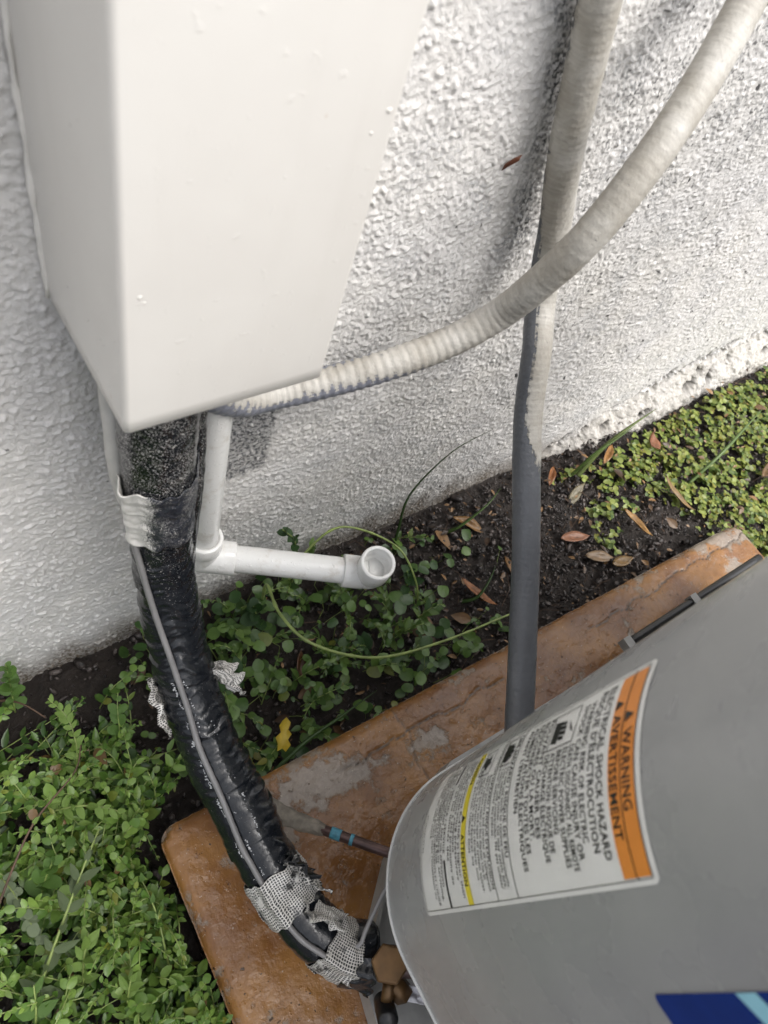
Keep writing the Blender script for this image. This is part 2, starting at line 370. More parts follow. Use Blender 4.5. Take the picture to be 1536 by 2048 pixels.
# ------------------------------------------------------------------ stucco wall of the house
xs = lines((-2.4, -0.14, 0.08), (-0.14, 0.64, 0.0013), (0.64, 1.42, 0.0022), (1.42, 4.0, 0.08))
zs = lines((-0.14, -0.03, 0.03), (-0.03, 0.73, 0.0015), (0.73, 2.5, 0.08))
X, Z = np.meshgrid(xs, zs, indexing='ij')
mx, mz = X * 1000, Z * 1000
wx = mx + 2.0 * perlin(mx / 7, mz / 7, 21); wz = mz + 2.0 * perlin(mx / 7, mz / 7, 22)
n1 = perlin(wx / 3.7, wz / 3.1, 1) + 0.55 * perlin(wx / 2.3, wz / 2.1, 2)
dens = 0.5 + 0.5 * np.clip(fbm(mx / 60, mz / 60, 2, 6) * 1.4, -1, 1); near = smooth(0.16, 0.05, X)
h = smooth(-0.05, 0.85, n1) * (0.85 + 1.1 * dens) + smooth(0.2, 0.85, perlin(wx / 7.0, wz / 5.6, 4)) * (1.4 + 0.5 * near) + 0.8 * perlin(mx / 30, mz / 22, 7) + 0.28 * perlin(mx / 2.0, mz / 2.0, 9) + 0.8 * smooth(0.45, 0.75, perlin(mx / 2.6, mz / 2.6, 10))
# chipped ledge at the foot of the wall, right of the conduit
zl = np.interp(X, [0.80, 0.875, 0.958, 1.063, 1.28, 1.6], [0.012, 0.030, 0.066, 0.104, 0.135, 0.15]) + 0.006 * perlin(X * 28, X * 0, 31)
on = smooth(0.78, 0.90, X)
flare = on * 34 * smooth(0.0, 0.075, zl - Z)
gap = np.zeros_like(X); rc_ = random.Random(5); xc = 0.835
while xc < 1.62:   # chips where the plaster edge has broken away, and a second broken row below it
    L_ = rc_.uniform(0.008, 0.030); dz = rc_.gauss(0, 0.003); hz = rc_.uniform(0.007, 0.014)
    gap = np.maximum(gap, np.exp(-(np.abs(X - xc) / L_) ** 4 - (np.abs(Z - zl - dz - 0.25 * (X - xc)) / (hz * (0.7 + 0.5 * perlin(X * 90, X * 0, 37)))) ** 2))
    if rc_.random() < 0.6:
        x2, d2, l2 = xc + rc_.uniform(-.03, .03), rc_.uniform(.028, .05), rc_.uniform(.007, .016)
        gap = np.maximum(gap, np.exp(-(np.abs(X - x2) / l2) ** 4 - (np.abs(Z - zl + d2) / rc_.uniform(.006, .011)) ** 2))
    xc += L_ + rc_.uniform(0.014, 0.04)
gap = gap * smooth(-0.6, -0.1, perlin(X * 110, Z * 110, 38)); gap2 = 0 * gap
h = h + flare + on * smooth(0.02, -0.01, Z - zl) * 3.2 * fbm(mx / 16, mz / 16, 3, 35) - 13 * np.maximum(gap, gap2)
# dark speckled streak beside the vertical conduit; stains: mildew specks, pits, an unpainted patch under the duct, soil splash
lx = np.interp(Z, [0.45, 0.506, 0.609, 0.649, 0.678, 0.72], [0.478, 0.458, 0.420, 0.408, 0.393, 0.372])
spk = smooth(-0.15, 0.35, perlin(mx / 3.4, mz / 3.4, 41) + 0.5 * perlin(mx / 1.7, mz / 1.7, 42))
streak = np.exp(-((X - lx - 0.008) / (0.011 + 0.012 * smooth(0.62, 0.5, Z))) ** 2) * smooth(0.44, 0.52, Z) * (0.9 + 0.6 * fbm(mx / 25, mz / 25, 2, 43)) * (0.75 + 0.5 * smooth(.58, .66, Z))
pits = smooth(0.93, 1.02, perlin(mx / 9, mz / 12 + mx / 20, 44) + 0.25 * smooth(0.40, 0.6, X) + 0.25 * perlin(mx / 3, mz / 3, 45)) * 0.95
specks = smooth(0.30, 0.75, perlin(mx / 3.4, mz / 2.6, 52) + 0.4 * perlin(mx / 1.8, mz / 1.8, 54) + 0.35 * fbm(mx / 40, mz / 40, 2, 53)) * smooth(0.40, 0.52, X) * smooth(0.40, 0.58, Z) * 0.8
specks_and_streak = np.clip(specks + streak * (0.12 + 0.95 * spk), 0, 1)
mot = smooth(0.35, 0.8, fbm(mx / 45, mz / 45, 3, 46) + 0.25) * spk * 0.6 * smooth(0.2, 0.4, X)
jag = 0.006 * perlin(mx / 9, mz / 9, 47)
patch = smooth(0.190, 0.196, X) * smooth(0.262, 0.252, X + jag) * smooth(0.262, 0.275, Z + jag + 0.2 * (0.26 - X) * 0.3) * smooth(0.47, 0.44, Z)
patch = patch * smooth(-0.55, 0.1, perlin(mx / 3.0, mz / 3.0, 48) + 0.3)
splash = smooth(0.075, 0.0, Z - 0.025 * fbm(mx / 50, mz / 200, 2, 49)) * (1 - on)
splash2 = on * smooth(0.10, -0.02, Z) * 0.5
tint = np.empty(X.shape + (3,)); tint[:] = (0.70, 0.69, 0.672)
def lay(c, a):
    global tint
    tint = tint + (np.array(c) - tint) * np.clip(a, 0, 1)[..., None]
lay((0.36, 0.37, 0.38), mot); lay((0.045, 0.048, 0.052), specks_and_streak * 0.95); lay((0.03, 0.03, 0.03), np.clip(pits, 0, 1))
lay((0.075, 0.080, 0.088), patch * (0.45 + 0.5 * spk)); lay((0.13, 0.10, 0.065), splash * (0.55 + 0.45 * spk)); lay((0.32, 0.27, 0.20), splash2 * (0.2 + 0.8 * spk))
lay((0.42, 0.40, 0.365), on * smooth(0.0, -0.012, Z - zl) * (0.55 + 0.45 * spk)); lay((0.03, 0.026, 0.02), np.maximum(gap, gap2) * 0.95)  # chipped gaps also darkened in the colour, standing in for their shade
edge = np.clip((zs - (-0.03)) / 0.01, 0, 1)[None, :] * 1.0
Yw = -(h - 1.6) / 1000.0
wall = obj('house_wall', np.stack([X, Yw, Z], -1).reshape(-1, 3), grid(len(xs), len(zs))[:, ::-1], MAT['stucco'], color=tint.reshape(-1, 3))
# the wall has a body: a slab behind the plaster face
V, F = box((-2.4, 0.016, -0.14), (4.0, 0.20, 2.5)); keep(obj('wall_core', V, F, MAT['caulk'], smooth_=False), wall)
tag(wall, 'rough white stucco house wall behind the conduits and the drain pipe', 'wall')

# ------------------------------------------------------------------ line set cover (rectangular duct on the wall)
cov = empty('line_set_cover', (0.141, -0.05, 0.529))
def duct(x0, x1, yf, z0, z1, t=0.0022, r=0.0035):
    """U-shaped shell, open at the bottom and the wall side, rounded corners"""
    def ring(ins):
        a, b, c = x0 + ins, x1 - ins, yf + ins; rr = max(r - ins, 0.0008); P = [(a, 0.0)]
        for cx, cy, s in ((a + rr, c + rr, pi), (b - rr, c + rr, 1.5 * pi)):
            for k in range(7): P.append((cx + rr * math.cos(s + k * pi / 12), cy + rr * math.sin(s + k * pi / 12)))
        return P + [(b, 0.0)]
    e = 0.0008
    lev = [(ring(t), z1), (ring(t), z0 + e), (ring(t - e), z0), (ring(e), z0), (ring(0), z0 + e)]
    nz = 40; zz = np.linspace(z0 + 0.01, z1, nz)
    lev += [(ring(0), z) for z in zz]
    n = len(lev[0][0]); V = [(p[0], p[1], z) for P, z in lev for p in P]; F = []
    for L in range(len(lev) - 1):
        for i in range(n - 1): F.append((L * n + i, L * n + i + 1, (L + 1) * n + i + 1, (L + 1) * n + i))
    return V, F
V, F = duct(0.082, 0.199, -0.1035, 0.529, 1.75)
V = np.array(V); V[:, 1] += 0.0009 * np.sin(V[:, 0] * 60) * (V[:, 1] < -0.095)
keep(obj('shell', V, F, MAT['cover']), cov)
V, F = box((0.086, -0.004, 0.529), (0.195, -0.0015, 1.75)); keep(obj('back_plate', V, F, MAT['cover'], smooth_=False), cov)
V, F = box((0.079, -0.1065, 1.75), (0.202, -0.001, 1.79)); keep(obj('top_cap', V, F, MAT['cover'], smooth_=False), cov)
zc = np.linspace(0.53, 1.7, 160)
bead = np.stack([0.0815 + 0.0012 * perlin(zc * 60, zc * 0, 3), -0.003 + 0 * zc, zc], 1)
Vb, Fb, _ = sweep(bead, lambda s, t: 0.0016 + 0.0016 * perlin(s * 75, t * 0.6, 5), 10); keep(obj('caulk_bead', Vb, Fb, MAT['caulk']), cov)
def blobs(name, pts, mat, parent=None, flat=0.6):
    th = np.linspace(0, 2 * pi, 9, endpoint=False); V, F = [], []
    for p, nrm, r in pts:
        M = aim(p, nrm); b = len(V); sx = random.uniform(0.8, 1.35); rot = random.uniform(0, pi)
        for rr, hh in ((1.0, -0.05), (0.86, 0.45), (0.5, 0.85)):
            for t in th:
                k = rr * r * (1 + 0.18 * math.sin(3 * t + rot))
                V.append(M @ Vector((k * sx * math.cos(t + rot), k * math.sin(t + rot), hh * r * flat)))
        V.append(M @ Vector((0, 0, r * flat))); n = len(th)
        for L in range(2):
            for i in range(n): F.append((b + L * n + i, b + L * n + (i + 1) % n, b + (L + 1) * n + (i + 1) % n, b + (L + 1) * n + i))
        for i in range(n): F.append((b + 2 * n + i, b + 2 * n + (i + 1) % n, b + 3 * n))
    return obj(name, V, F, mat, parent)
sp = []
for x, z, r in [(0.0905, 0.617, .0016), (0.0915, 0.6155, .0011), (0.0925, 0.6135, .0014), (0.0905, 0.632, .0008), (0.090, 0.637, .0008), (0.142, 0.6215, .0009), (0.150, 0.664, .0012), (0.155, 0.664, .0010), (0.193, 0.688, .0016), (0.187, 0.679, .0013), (0.128, 0.602, .0007), (0.090, 0.600, .0007)]:
    sp.append(((x, -0.1037, z), (0, -1, 0.2), r))
for k in range(230):
    z = 0.531 + abs(random.gauss(0, 0.055)); sp.append(((random.uniform(0.086, 0.196), -0.1036, z), (0, -1, 0.1), random.uniform(.0002, .00055)))
for k in range(14): sp.append(((0.0818, random.uniform(-0.1, -0.01), random.uniform(0.54, 0.68)), (-1, 0, 0), random.uniform(.0003, .0007)))
s = keep(blobs('paint_specks', sp, MAT['cover']), cov); s['kind'] = 'stuff'
tag(cov, 'smooth off-white rectangular duct cover fixed vertically to the stucco wall', 'duct cover')

# ------------------------------------------------------------------ flexible conduits
PA = [[0.352, -0.016, 0.80], [0.3892, -0.016, 0.7222], [0.4061, -0.016, 0.6862], [0.4446, -0.017, 0.5891], [0.4685, -0.024, 0.5267], [0.4760, -0.042, 0.4666], [0.4610, -0.0757, 0.4349], [0.4480, -0.1151, 0.3836], [0.4157, -0.2008, 0.3151], [0.3786, -0.2722, 0.2699], [0.3487, -0.3246, 0.2394], [0.342, -0.336, 0.2335]]
PA = [[0.330, -0.016, 1.3], [0.335, -0.016, 1.0]] + PA
def rib(r, a, pitch): return lambda s, t: r + a * np.sin(s * 2 * pi / pitch) + 0.00025 * perlin(s * 60, t * 1.2, 3)
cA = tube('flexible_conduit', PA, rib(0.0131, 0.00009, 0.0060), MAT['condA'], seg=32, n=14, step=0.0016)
tag(cA, 'long flexible conduit hanging down the wall, cream paint flaked off its grey lower end', 'conduit')
PB = [[0.150, -0.040, 0.470], [0.186, -0.0386, 0.4403], [0.2212, -0.033, 0.4267], [0.2504, -0.038, 0.4299], [0.28, -0.0456, 0.4384], [0.3177, -0.0545, 0.4513], [0.3572, -0.0609, 0.4664], [0.3888, -0.0693, 0.4943], [0.3947, -0.0829, 0.5356], [0.4053, -0.0921, 0.5815], [0.4355, -0.0844, 0.6275], [0.4723, -0.0666, 0.6631], [0.5068, -0.0451, 0.6988], [0.5241, -0.0322, 0.7206], [0.56, -0.016, 0.79], [0.585, -0.014, 0.95], [0.59, -0.014, 1.3]]
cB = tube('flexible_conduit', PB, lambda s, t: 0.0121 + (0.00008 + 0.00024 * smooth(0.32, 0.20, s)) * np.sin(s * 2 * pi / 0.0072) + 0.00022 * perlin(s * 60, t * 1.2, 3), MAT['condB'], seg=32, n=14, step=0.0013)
tag(cB, 'painted ribbed flexible conduit curving out from under the white duct cover and up', 'conduit')

# ------------------------------------------------------------------ PVC condensate drain
dr = empty('drain_pipe', (0.177, -0.03, 0.0))
tee = Vector((0.1795, -0.033, 0.205)); end = Vector((0.298, -0.109, 0.208)); d = (end - tee).normalized()
def pipe(name, a, b, r, mat=MAT['pvc'], par=dr, seg=36):
    return keep(tube(name, [a, b], lambda s, t: r + 0.00008 * perlin(s * 120, t * 1.5, 9), mat, seg=seg, step=0.003, straight=True), par)
pipe('riser', (0.172, -0.03, 0.60), (0.1790, -0.0325, 0.235), 0.0134)
pipe('arm_pipe', tuple(tee + d * 0.022), tuple(end + d * 0.004), 0.0134)
def hub(name, p, dr_, L, r, par=dr, open_=False):
    M = aim(p, dr_)
    prof = [(0.0, 0), (r * 0.98, 0), (r, 0.001), (r, L - 0.0012), (r - 0.0008, L), (0.0135 if not open_ else r - 0.0036, L)]
    if open_: prof += [(r - 0.0038, L - 0.001), (0.0137, L - 0.016), (0.0118, L - 0.0165), (0.0112, L - 0.03), (0.0, L - 0.032)]
    else: prof += [(0.0135, L - 0.002)]
    return keep(lathe_z(name, prof, MAT['pvc'], M, None, 40), par)
tb = keep(tube('corner_body', [tuple(tee + Vector((0, 0, 0.034))), tuple(tee - Vector((0, 0, 0.0165)))], lambda s, t: 0.0168 * np.sqrt(np.clip(1 - (np.maximum(s - 0.0345, 0) / 0.0165) ** 2, 0.003, 1)), MAT['pvc'], seg=40, step=0.002, straight=True), dr)
hub('upper_socket', tee + Vector((0, 0, 0.018)), (0, 0, 1), 0.0175, 0.0176)
hub('side_socket', tee, d, 0.032, 0.0168)
elb = end + d * 0.027; up = Vector((-0.14, -0.14, 1.0)).normalized()
hub('elbow_socket', end - d * 0.002, d, 0.022, 0.0169)
C = np.array([tuple(end + d * 0.016), tuple(end + d * 0.024), tuple(elb + up * 0.001 - d * 0.001), tuple(elb + up * 0.008), tuple(elb + up * 0.014)])
keep(tube('elbow_bend', C, 0.0163, MAT['pvc'], seg=36, n=8, step=0.002), dr)
hub('elbow_mouth', elb + up * 0.008, up, 0.030, 0.0176, open_=True)
tag(dr, 'white plastic drain pipe with an open upturned elbow below the duct cover', 'drain pipe')

# ------------------------------------------------------------------ black wrapped refrigerant line set
ls = empty('line_set', (0.115, -0.2, 0.06))
PL = [[0.1182, -0.060, 0.62], [0.1182, -0.066, 0.5462], [0.1165, -0.068, 0.5074], [0.1155, -0.0691, 0.4655], [0.1161, -0.0701, 0.4225], [0.1170, -0.0745, 0.3603], [0.1155, -0.0865, 0.3129], [0.1129, -0.1108, 0.2681], [0.1094, -0.1497, 0.2255], [0.1092, -0.2017, 0.1919], [0.114, -0.2556, 0.1668], [0.1156, -0.3096, 0.152], [0.1231, -0.3582, 0.143], [0.1404, -0.3950, 0.1375], [0.1600, -0.4120, 0.1370]]
CL, SL = resample(catmull(PL, 12), 0.0012)
def sl_at(z=None, y=None):
    return float(SL[np.argmin(np.abs(CL[:, 2] - z))]) if z is not None else float(SL[np.argmin(np.abs(CL[:, 1] - y))])
S_VALVE = SL[-1]
FR = frames(CL)
_i = int(np.argmin(np.abs(CL[:, 1] + 0.25))); _v = np.array((0.85, 0.25, 0.45)); AP = math.atan2(_v.dot(FR[2][_i]), _v.dot(FR[1][_i]))
def wrap_r(s, t):
    r = np.interp(s, [0, sl_at(z=.46), sl_at(z=.36), sl_at(z=.24), sl_at(y=-.25), sl_at(y=-.36), S_VALVE], [.0222, .0232, .0222, .0238, .0262, .0235, .0225])
    sk = s + 0.006 * np.sin(t + 0.7) + 0.010 * perlin(s * 20, np.cos(t) * 1.5, 4)
    wr = np.abs(perlin(sk * 120, np.cos(t) * 0.9 + np.sin(t) * 0.4, 2)) * 0.0017 + perlin(sk * 55, np.sin(t) * 0.8, 6) * 0.0011
    amp = 0.45 + 0.9 * smooth(sl_at(z=.40), sl_at(z=.34), s) * smooth(sl_at(y=-.27), sl_at(y=-.16), s)
    lap = 0.0012 * (((s + 0.010 * t / (2 * pi)) / 0.052) % 1.0)
    pinch = 0.0020 * smooth(0.35, 0.95, np.cos(t - AP)) * smooth(0.05, 0.45, np.abs(perlin(s * 62 + 0.5 * np.sin(t * 1.3), t * 0.55, 7))) * smooth(sl_at(y=-.18), sl_at(y=-.26), s)
    return r - wr * amp + lap - pinch
V, F, UV = sweep(CL, wrap_r, 72, True, s=SL)
keep(obj('insulation', V, F, MAT['wrap'], uv=UV), ls)
def band(name, s0, s1, mat, off=0.0012, ang=(0, 2 * pi), seg=90, rag=0.002, wr=0.0006, par=ls, lift=None, seed=1, thick=0.0007):
    """tape wound over the insulation between two arc lengths, ragged ends, with real thickness"""
    m = (SL >= s0) & (SL <= s1); Cs, Ss = CL[m], SL[m]
    T, N, B = (a[m] for a in FR)
    th = np.linspace(ang[0], ang[1], seg); S, TH = np.meshgrid(Ss, th, indexing='ij')
    f = (S - s0) / (s1 - s0)
    S2 = S + rag * (perlin(TH * 3, f * 0, seed) * (1 - f) + perlin(TH * 3, f * 0, seed + 9) * f)
    r = np.maximum(wrap_r(S, TH), 0.0205) + off + wr * fbm(S * 90, TH * 2.2, 3, seed + 3)
    if lift is not None: r = r + lift(f, TH)
    dt = (TH - np.interp(S, CABLE_A[:, 0], np.unwrap(CABLE_A[:, 1])) + pi) % (2 * pi) - pi
    r = r + 0.0046 * np.exp(-(dt / 0.17) ** 2)
    idx = np.clip((S2 - SL[0]) / (SL[1] - SL[0]), 0, len(SL) - 1.001); i0 = idx.astype(int); fr = (idx - i0)[..., None]
    def smp(A): return A[i0] * (1 - fr) + A[i0 + 1] * fr
    dirv = np.cos(TH)[..., None] * smp(FR[1]) + np.sin(TH)[..., None] * smp(FR[2])
    Vo = smp(CL) + r[..., None] * dirv; Vi = Vo - thick * dirv
    n, k = S.shape; Fo = grid(n, k); V = np.vstack([Vo.reshape(-1, 3), Vi.reshape(-1, 3)]); b = n * k
    I = np.arange(b).reshape(n, k)
    def rim(a): return np.stack([a[:-1], a[1:], a[1:] + b, a[:-1] + b], -1)
    F = np.vstack([Fo, Fo[:, ::-1] + b, rim(I[0]), rim(I[-1])[:, ::-1], rim(I[:, 0])[:, ::-1], rim(I[:, -1])])
    UV = np.stack([TH * 0.024, S], -1).reshape(-1, 2)
    return keep(obj(name, V, F, mat, uv=np.vstack([UV, UV])), par)
FR = frames(CL)
def ang_of(vec, s):
    i = int(np.argmin(np.abs(SL - s))); v = np.array(vec); return math.atan2(v.dot(FR[2][i]), v.dot(FR[1][i]))
PW = [[0.0929, -0.0791, 0.3801], [0.093, -0.093, 0.3437], [0.0948, -0.1108, 0.3067], [0.0985, -0.1407, 0.2659], [0.0976, -0.1724, 0.2401], [0.0956, -0.2021, 0.2206], [0.0971, -0.2388, 0.2005], [0.0963, -0.2798, 0.1834], [0.0951, -0.3004, 0.1805], [0.1001, -0.3367, 0.1712], [0.1082, -0.3666, 0.164], [0.122, -0.388, 0.159]]
CABLE_A = []
for p in PW:
    p = np.array(p); i = int(np.argmin(np.linalg.norm(CL - p, axis=1))); v = p - CL[i]; CABLE_A.append((SL[i], math.atan2(v.dot(FR[2][i]), v.dot(FR[1][i]))))
CABLE_A = np.array(CABLE_A)
sT0, sT1 = sl_at(z=.437), sl_at(z=.372)
a0 = ang_of((-0.5, -0.8, 0.3), sT0)
band('duct_tape', sT0, sT1, MAT['dtape'], off=0.0012, ang=(a0 - 2.5, a0 + 2.9), rag=0.006, wr=0.0009, seed=5,
     lift=lambda f, t: 0.0012 * smooth(0.2, 0.0, f) + 0.0030 * smooth(0.3, 0.0, f) * smooth(a0 - 1.6, a0 - 2.5, t))
sM0, sM1 = sl_at(y=-.308), sl_at(y=-.346)
band('mesh_tape', sM0, sM1, MAT['mesh'], off=0.0018, rag=0.0022, seed=12, wr=0.0010)
sN0, sN1 = sl_at(y=-.378), SL[int(np.argmin(np.abs(CL[:, 0] - .1455)))]
band('mesh_tape', sN0, sN1 + 0.006, MAT['mesh'], off=0.0016, rag=0.0022, seed=22, wr=0.0009)
def flap(name, s, vec, length, width, curl, mat, seed, par=ls, lift0=0.001, tdir=None, roll=0.0):
    """loose end of tape standing off the insulation: a crumpled strip with thickness"""
    i = int(np.argmin(np.abs(SL - s))); v = np.array(vec, float); T = FR[0][i]
    v = v - T * v.dot(T); v /= np.linalg.norm(v); a = ang_of(v, s); r = float(wrap_r(np.array([[s]]), np.array([[a]]))[0, 0])
    base = CL[i] + v * (r + lift0); side = T if tdir is None else np.array(tdir) / np.linalg.norm(tdir); out = np.cross(side, v) * (1 if roll >= 0 else -1)
    nu, nv = 22, 16; P = []; UVl = []
    for q in range(nu):
        t = q / (nu - 1); ph = curl * t
        for w in range(nv):
            u = (w / (nv - 1) - 0.5)
            along = length * (np.sin(ph) / curl if abs(curl) > 1e-3 else t) ; away = length * ((1 - np.cos(ph)) / curl if abs(curl) > 1e-3 else 0)
            c = 0.0085 * float(perlin(np.array(t * 2.3), np.array(u * 4.3), seed)) * (0.2 + t) + 0.0022 * float(perlin(np.array(t * 6), np.array(u * 11), seed))
            P.append(base + out * along + v * (away + c) + side * (u * width * (1 + 0.25 * math.sin(3 * t + seed)) + 0.1 * width * t)); UVl.append((t * length, u * width))
    P = np.array(P); F = grid(nu, nv); b = nu * nv; I = np.arange(b).reshape(nu, nv)
    nrm = v * 0.0006
    def rim(a_): return np.stack([a_[:-1], a_[1:], a_[1:] + b, a_[:-1] + b], -1)
    FF = np.vstack([F, F[:, ::-1] + b, rim(I[0]), rim(I[-1])[:, ::-1], rim(I[:, 0])[:, ::-1], rim(I[:, -1])])
    return keep(obj(name, np.vstack([P, P - nrm]), FF, mat, uv=np.vstack([UVl, UVl])), par)
sF = sl_at(y=-.150)
flap('loose_mesh_end', sF, (0.9, -0.1, 0.3), 0.016, 0.040, 1.2, MAT['gauze'], 3, tdir=(0.35, -0.75, -0.4))
flap('loose_mesh_end', sF + 0.006, (1, 0.1, -0.3), 0.022, 0.036, 1.5, MAT['gauze'], 8, tdir=(0.5, -0.75, -0.3))
flap('loose_mesh_end', sF + 0.004, (-1, 0.1, -0.3), 0.016, 0.042, 0.5, MAT['gauze'], 5, tdir=(-0.05, -0.8, -0.4), roll=-1)
flap('loose_mesh_end', sl_at(y=-.352), (0.55, 0.3, 0.8), 0.026, 0.044, 0.4, MAT['gauze'], 15, tdir=(0.55, -0.8, 0.0))
flap('loose_mesh_end', sl_at(y=-.322), (0.75, 0.2, 0.7), 0.020, 0.036, 0.8, MAT['mesh'], 18, tdir=(0.4, -0.8, 0.0))
flap('loose_wrap_end', sl_at(y=-.312), (0.85, 0.2, 0.6), 0.030, 0.034, 0.6, MAT['wrap'], 28, tdir=(0.4, -0.8, 0.0))
aTl = ang_of((-0.55, -0.6, 0.25), S_VALVE - 0.02)
band('tape_tail', sN1 + 0.001, S_VALVE - 0.002, MAT['wrap'], off=0.0030, ang=(aTl - 1.15, aTl + 1.0), rag=0.009, seed=44, wr=0.0012, lift=lambda f, t: 0.005 * f * f)
# insulation collar at the valve
M = aim((0.141, -0.3975, 0.134), (0.75, -0.55, 0.05))
keep(lathe_z('end_sleeve', [(0.0, -0.004), (0.0255, -0.004), (0.0262, 0.004), (0.0258, 0.022), (0.0235, 0.0245), (0.012, 0.0245)], MAT['wrap'], M, None, 36), ls)
tag(ls, 'thick black tape-wrapped refrigerant line bending from the duct cover down to the condenser', 'insulated pipe')

# second, thinner insulated line beside it, in the duct's shade
rp = tube('insulated_pipe', [[0.149, -0.043, 0.60], [0.149, -0.0465, 0.4642], [0.1498, -0.0475, 0.4334], [0.1483, -0.0529, 0.387], [0.1420, -0.0630, 0.3314], [0.128, -0.085, 0.29]], lambda s, t: 0.0105 + 0.0008 * perlin(s * 60, t, 3), MAT['wrap'], seg=24)
tag(rp, 'thin dark insulated pipe between the thick black line and the white drain riser', 'insulated pipe')
lw = tube('conduit_sleeve', [[0.1005, -0.036, 0.60], [0.0990, -0.0385, 0.52], [0.0970, -0.0425, 0.4847], [0.0955, -0.0500, 0.4675], [0.0940, -0.0560, 0.4396], [0.0955, -0.062, 0.4117], [0.101, -0.07, 0.385]], 0.0060, MAT['pale'], seg=20)
tag(lw, 'pale grey thin tube beside the thick black line just below the duct cover', 'tube')
# control cable: laid on the wrap, found by stepping out from the line's axis
PW2 = []
for p in PW:
    p = np.array(p); i = int(np.argmin(np.linalg.norm(CL - p, axis=1))); v = p - CL[i]; v -= FR[0][i] * v.dot(FR[0][i]); v /= np.linalg.norm(v)
    PW2.append(CL[i] + v * (float(wrap_r(np.array([[SL[i]]]), np.array([[math.atan2(v.dot(FR[2][i]), v.dot(FR[1][i]))]]))[0, 0]) + 0.0018))
wr = tube('control_cable', PW2, lambda s, t: 0.0024 + 0.0002 * perlin(s * 90, t, 2), MAT['cable'], seg=14, step=0.002)
tag(wr, 'thin grey control cable running down the front of the black wrapped line', 'cable')

# ------------------------------------------------------------------ concrete pad
TH = math.radians(-2.3); EX = np.array([math.cos(TH), math.sin(TH)]); EY = np.array([-math.sin(TH), math.cos(TH)])
PO = np.array([0.052, -0.2205])   # back left corner of the pad
def pad_pt(a, b): return PO + a * EX - b * EY
pa = lines((0, 0.02, 0.0016), (0.02, 0.93, 0.0026), (0.93, 0.95, 0.0016)); pb = lines((0, 0.02, 0.0016), (0.02, 0.34, 0.0024), (0.34, 0.93, 0.02), (0.93, 0.95, 0.002))
A_, B_ = np.meshgrid(pa, pb, indexing='ij'); W, R_ = 0.95, 0.012
da = np.minimum(A_, W - A_); db = np.minimum(B_, W - B_); rc = 0.016
cx = np.maximum(rc - da, 0); cy = np.maximum(rc - db, 0); din = np.where((cx > 0) & (cy > 0), rc - np.hypot(cx, cy), np.minimum(da, db))
din = din + 0.0015 * fbm(A_ * 40, B_ * 40, 3, 51)
dr_ = np.clip(din, 0, R_); rnd = R_ - np.sqrt(np.maximum(R_ ** 2 - (R_ - dr_) ** 2, 0))
bm = pad_pt(0, 0)
crk = np.abs(B_ - (0.034 + 0.006 * perlin(A_ * 22, A_ * 0, 61) + 0.004 * perlin(A_ * 60, A_ * 0, 62) - 0.012 * smooth(0.55, 0.9, A_)))
crk2 = np.abs(A_ - (0.27 + 0.010 * perlin(B_ * 30, B_ * 0, 63))) + 0.5 * smooth(0.10, 0.13, B_)
crm = np.maximum(smooth(0.0016, 0.0003, crk) * smooth(-0.35, -0.1, perlin(A_ * 7, A_ * 0, 64)), smooth(0.002, 0.0005, crk2) * 0.6)
top = 0.060 + 0.0012 * fbm(A_ * 14, B_ * 14, 3, 52) + 0.0006 * perlin(A_ * 90, B_ * 90, 53) - 0.0018 * crm - rnd
wear = 0.25 * smooth(0.25, 0.5, fbm(A_ * 6, B_ * 9, 2, 54)) + 0.9 * np.exp(-((A_ - 0.145) / 0.075) ** 2 - ((B_ - 0.035) / 0.03) ** 2) + 0.7 * np.exp(-((A_ - 0.30) / 0.09) ** 2 - ((B_ - 0.055) / 0.02) ** 2) + 0.5 * np.exp(-((A_ - 0.9) / 0.05) ** 2) + 0.25 * smooth(0.016, 0.006, din)
XY = PO[None, None, :] + A_[..., None] * EX - B_[..., None] * EY
V = np.concatenate([XY, top[..., None]], -1).reshape(-1, 3)
nA, nB = A_.shape; F = grid(nA, nB)[:, ::-1]; colr = np.stack([wear, crm, 0 * wear], -1).reshape(-1, 3)
# skirt down into the soil
I = np.arange(nA * nB).reshape(nA, nB); loop = np.concatenate([I[:, 0], I[-1, 1:], I[:-1, -1][::-1], I[0, 1:-1][::-1]])
loc = np.stack([A_, B_], -1).reshape(-1, 2)[loop]; base = len(V)
mid_c = np.array([W / 2, W / 2]); out2 = []
sk = V[loop].copy(); sk[:, 2] = -0.04; V = np.vstack([V, sk]); colr = np.vstack([colr, colr[loop] * 0.3])
n = len(loop); j = np.arange(n); F = np.vstack([F, np.stack([loop, loop[(j + 1) % n], base + (j + 1) % n, base + j], -1)[:, ::-1]])
# pull the four corners in to their radius
aa = np.stack([A_, B_], -1).reshape(-1, 2); aa = np.vstack([aa, loc]); q = np.minimum(aa, W - aa); cc = np.where(aa < W / 2, rc, W - rc)
m = (q[:, 0] < rc) & (q[:, 1] < rc); dv = aa - cc; L = np.linalg.norm(dv, axis=1); Linf = np.abs(dv).max(1)
sc = np.where(m & (L > 1e-9), Linf / np.maximum(L, 1e-9), 1.0)[:, None]; na = cc + dv * sc; na = np.where(m[:, None], na, aa)
V[:, :2] = PO + na[:, :1] * EX - na[:, 1:] * EY
pad = obj('concrete_pad', V, F, MAT['pad'], color=colr)
tag(pad, 'wet orange-brown painted concrete pad with worn grey patches under the condenser', 'concrete pad')

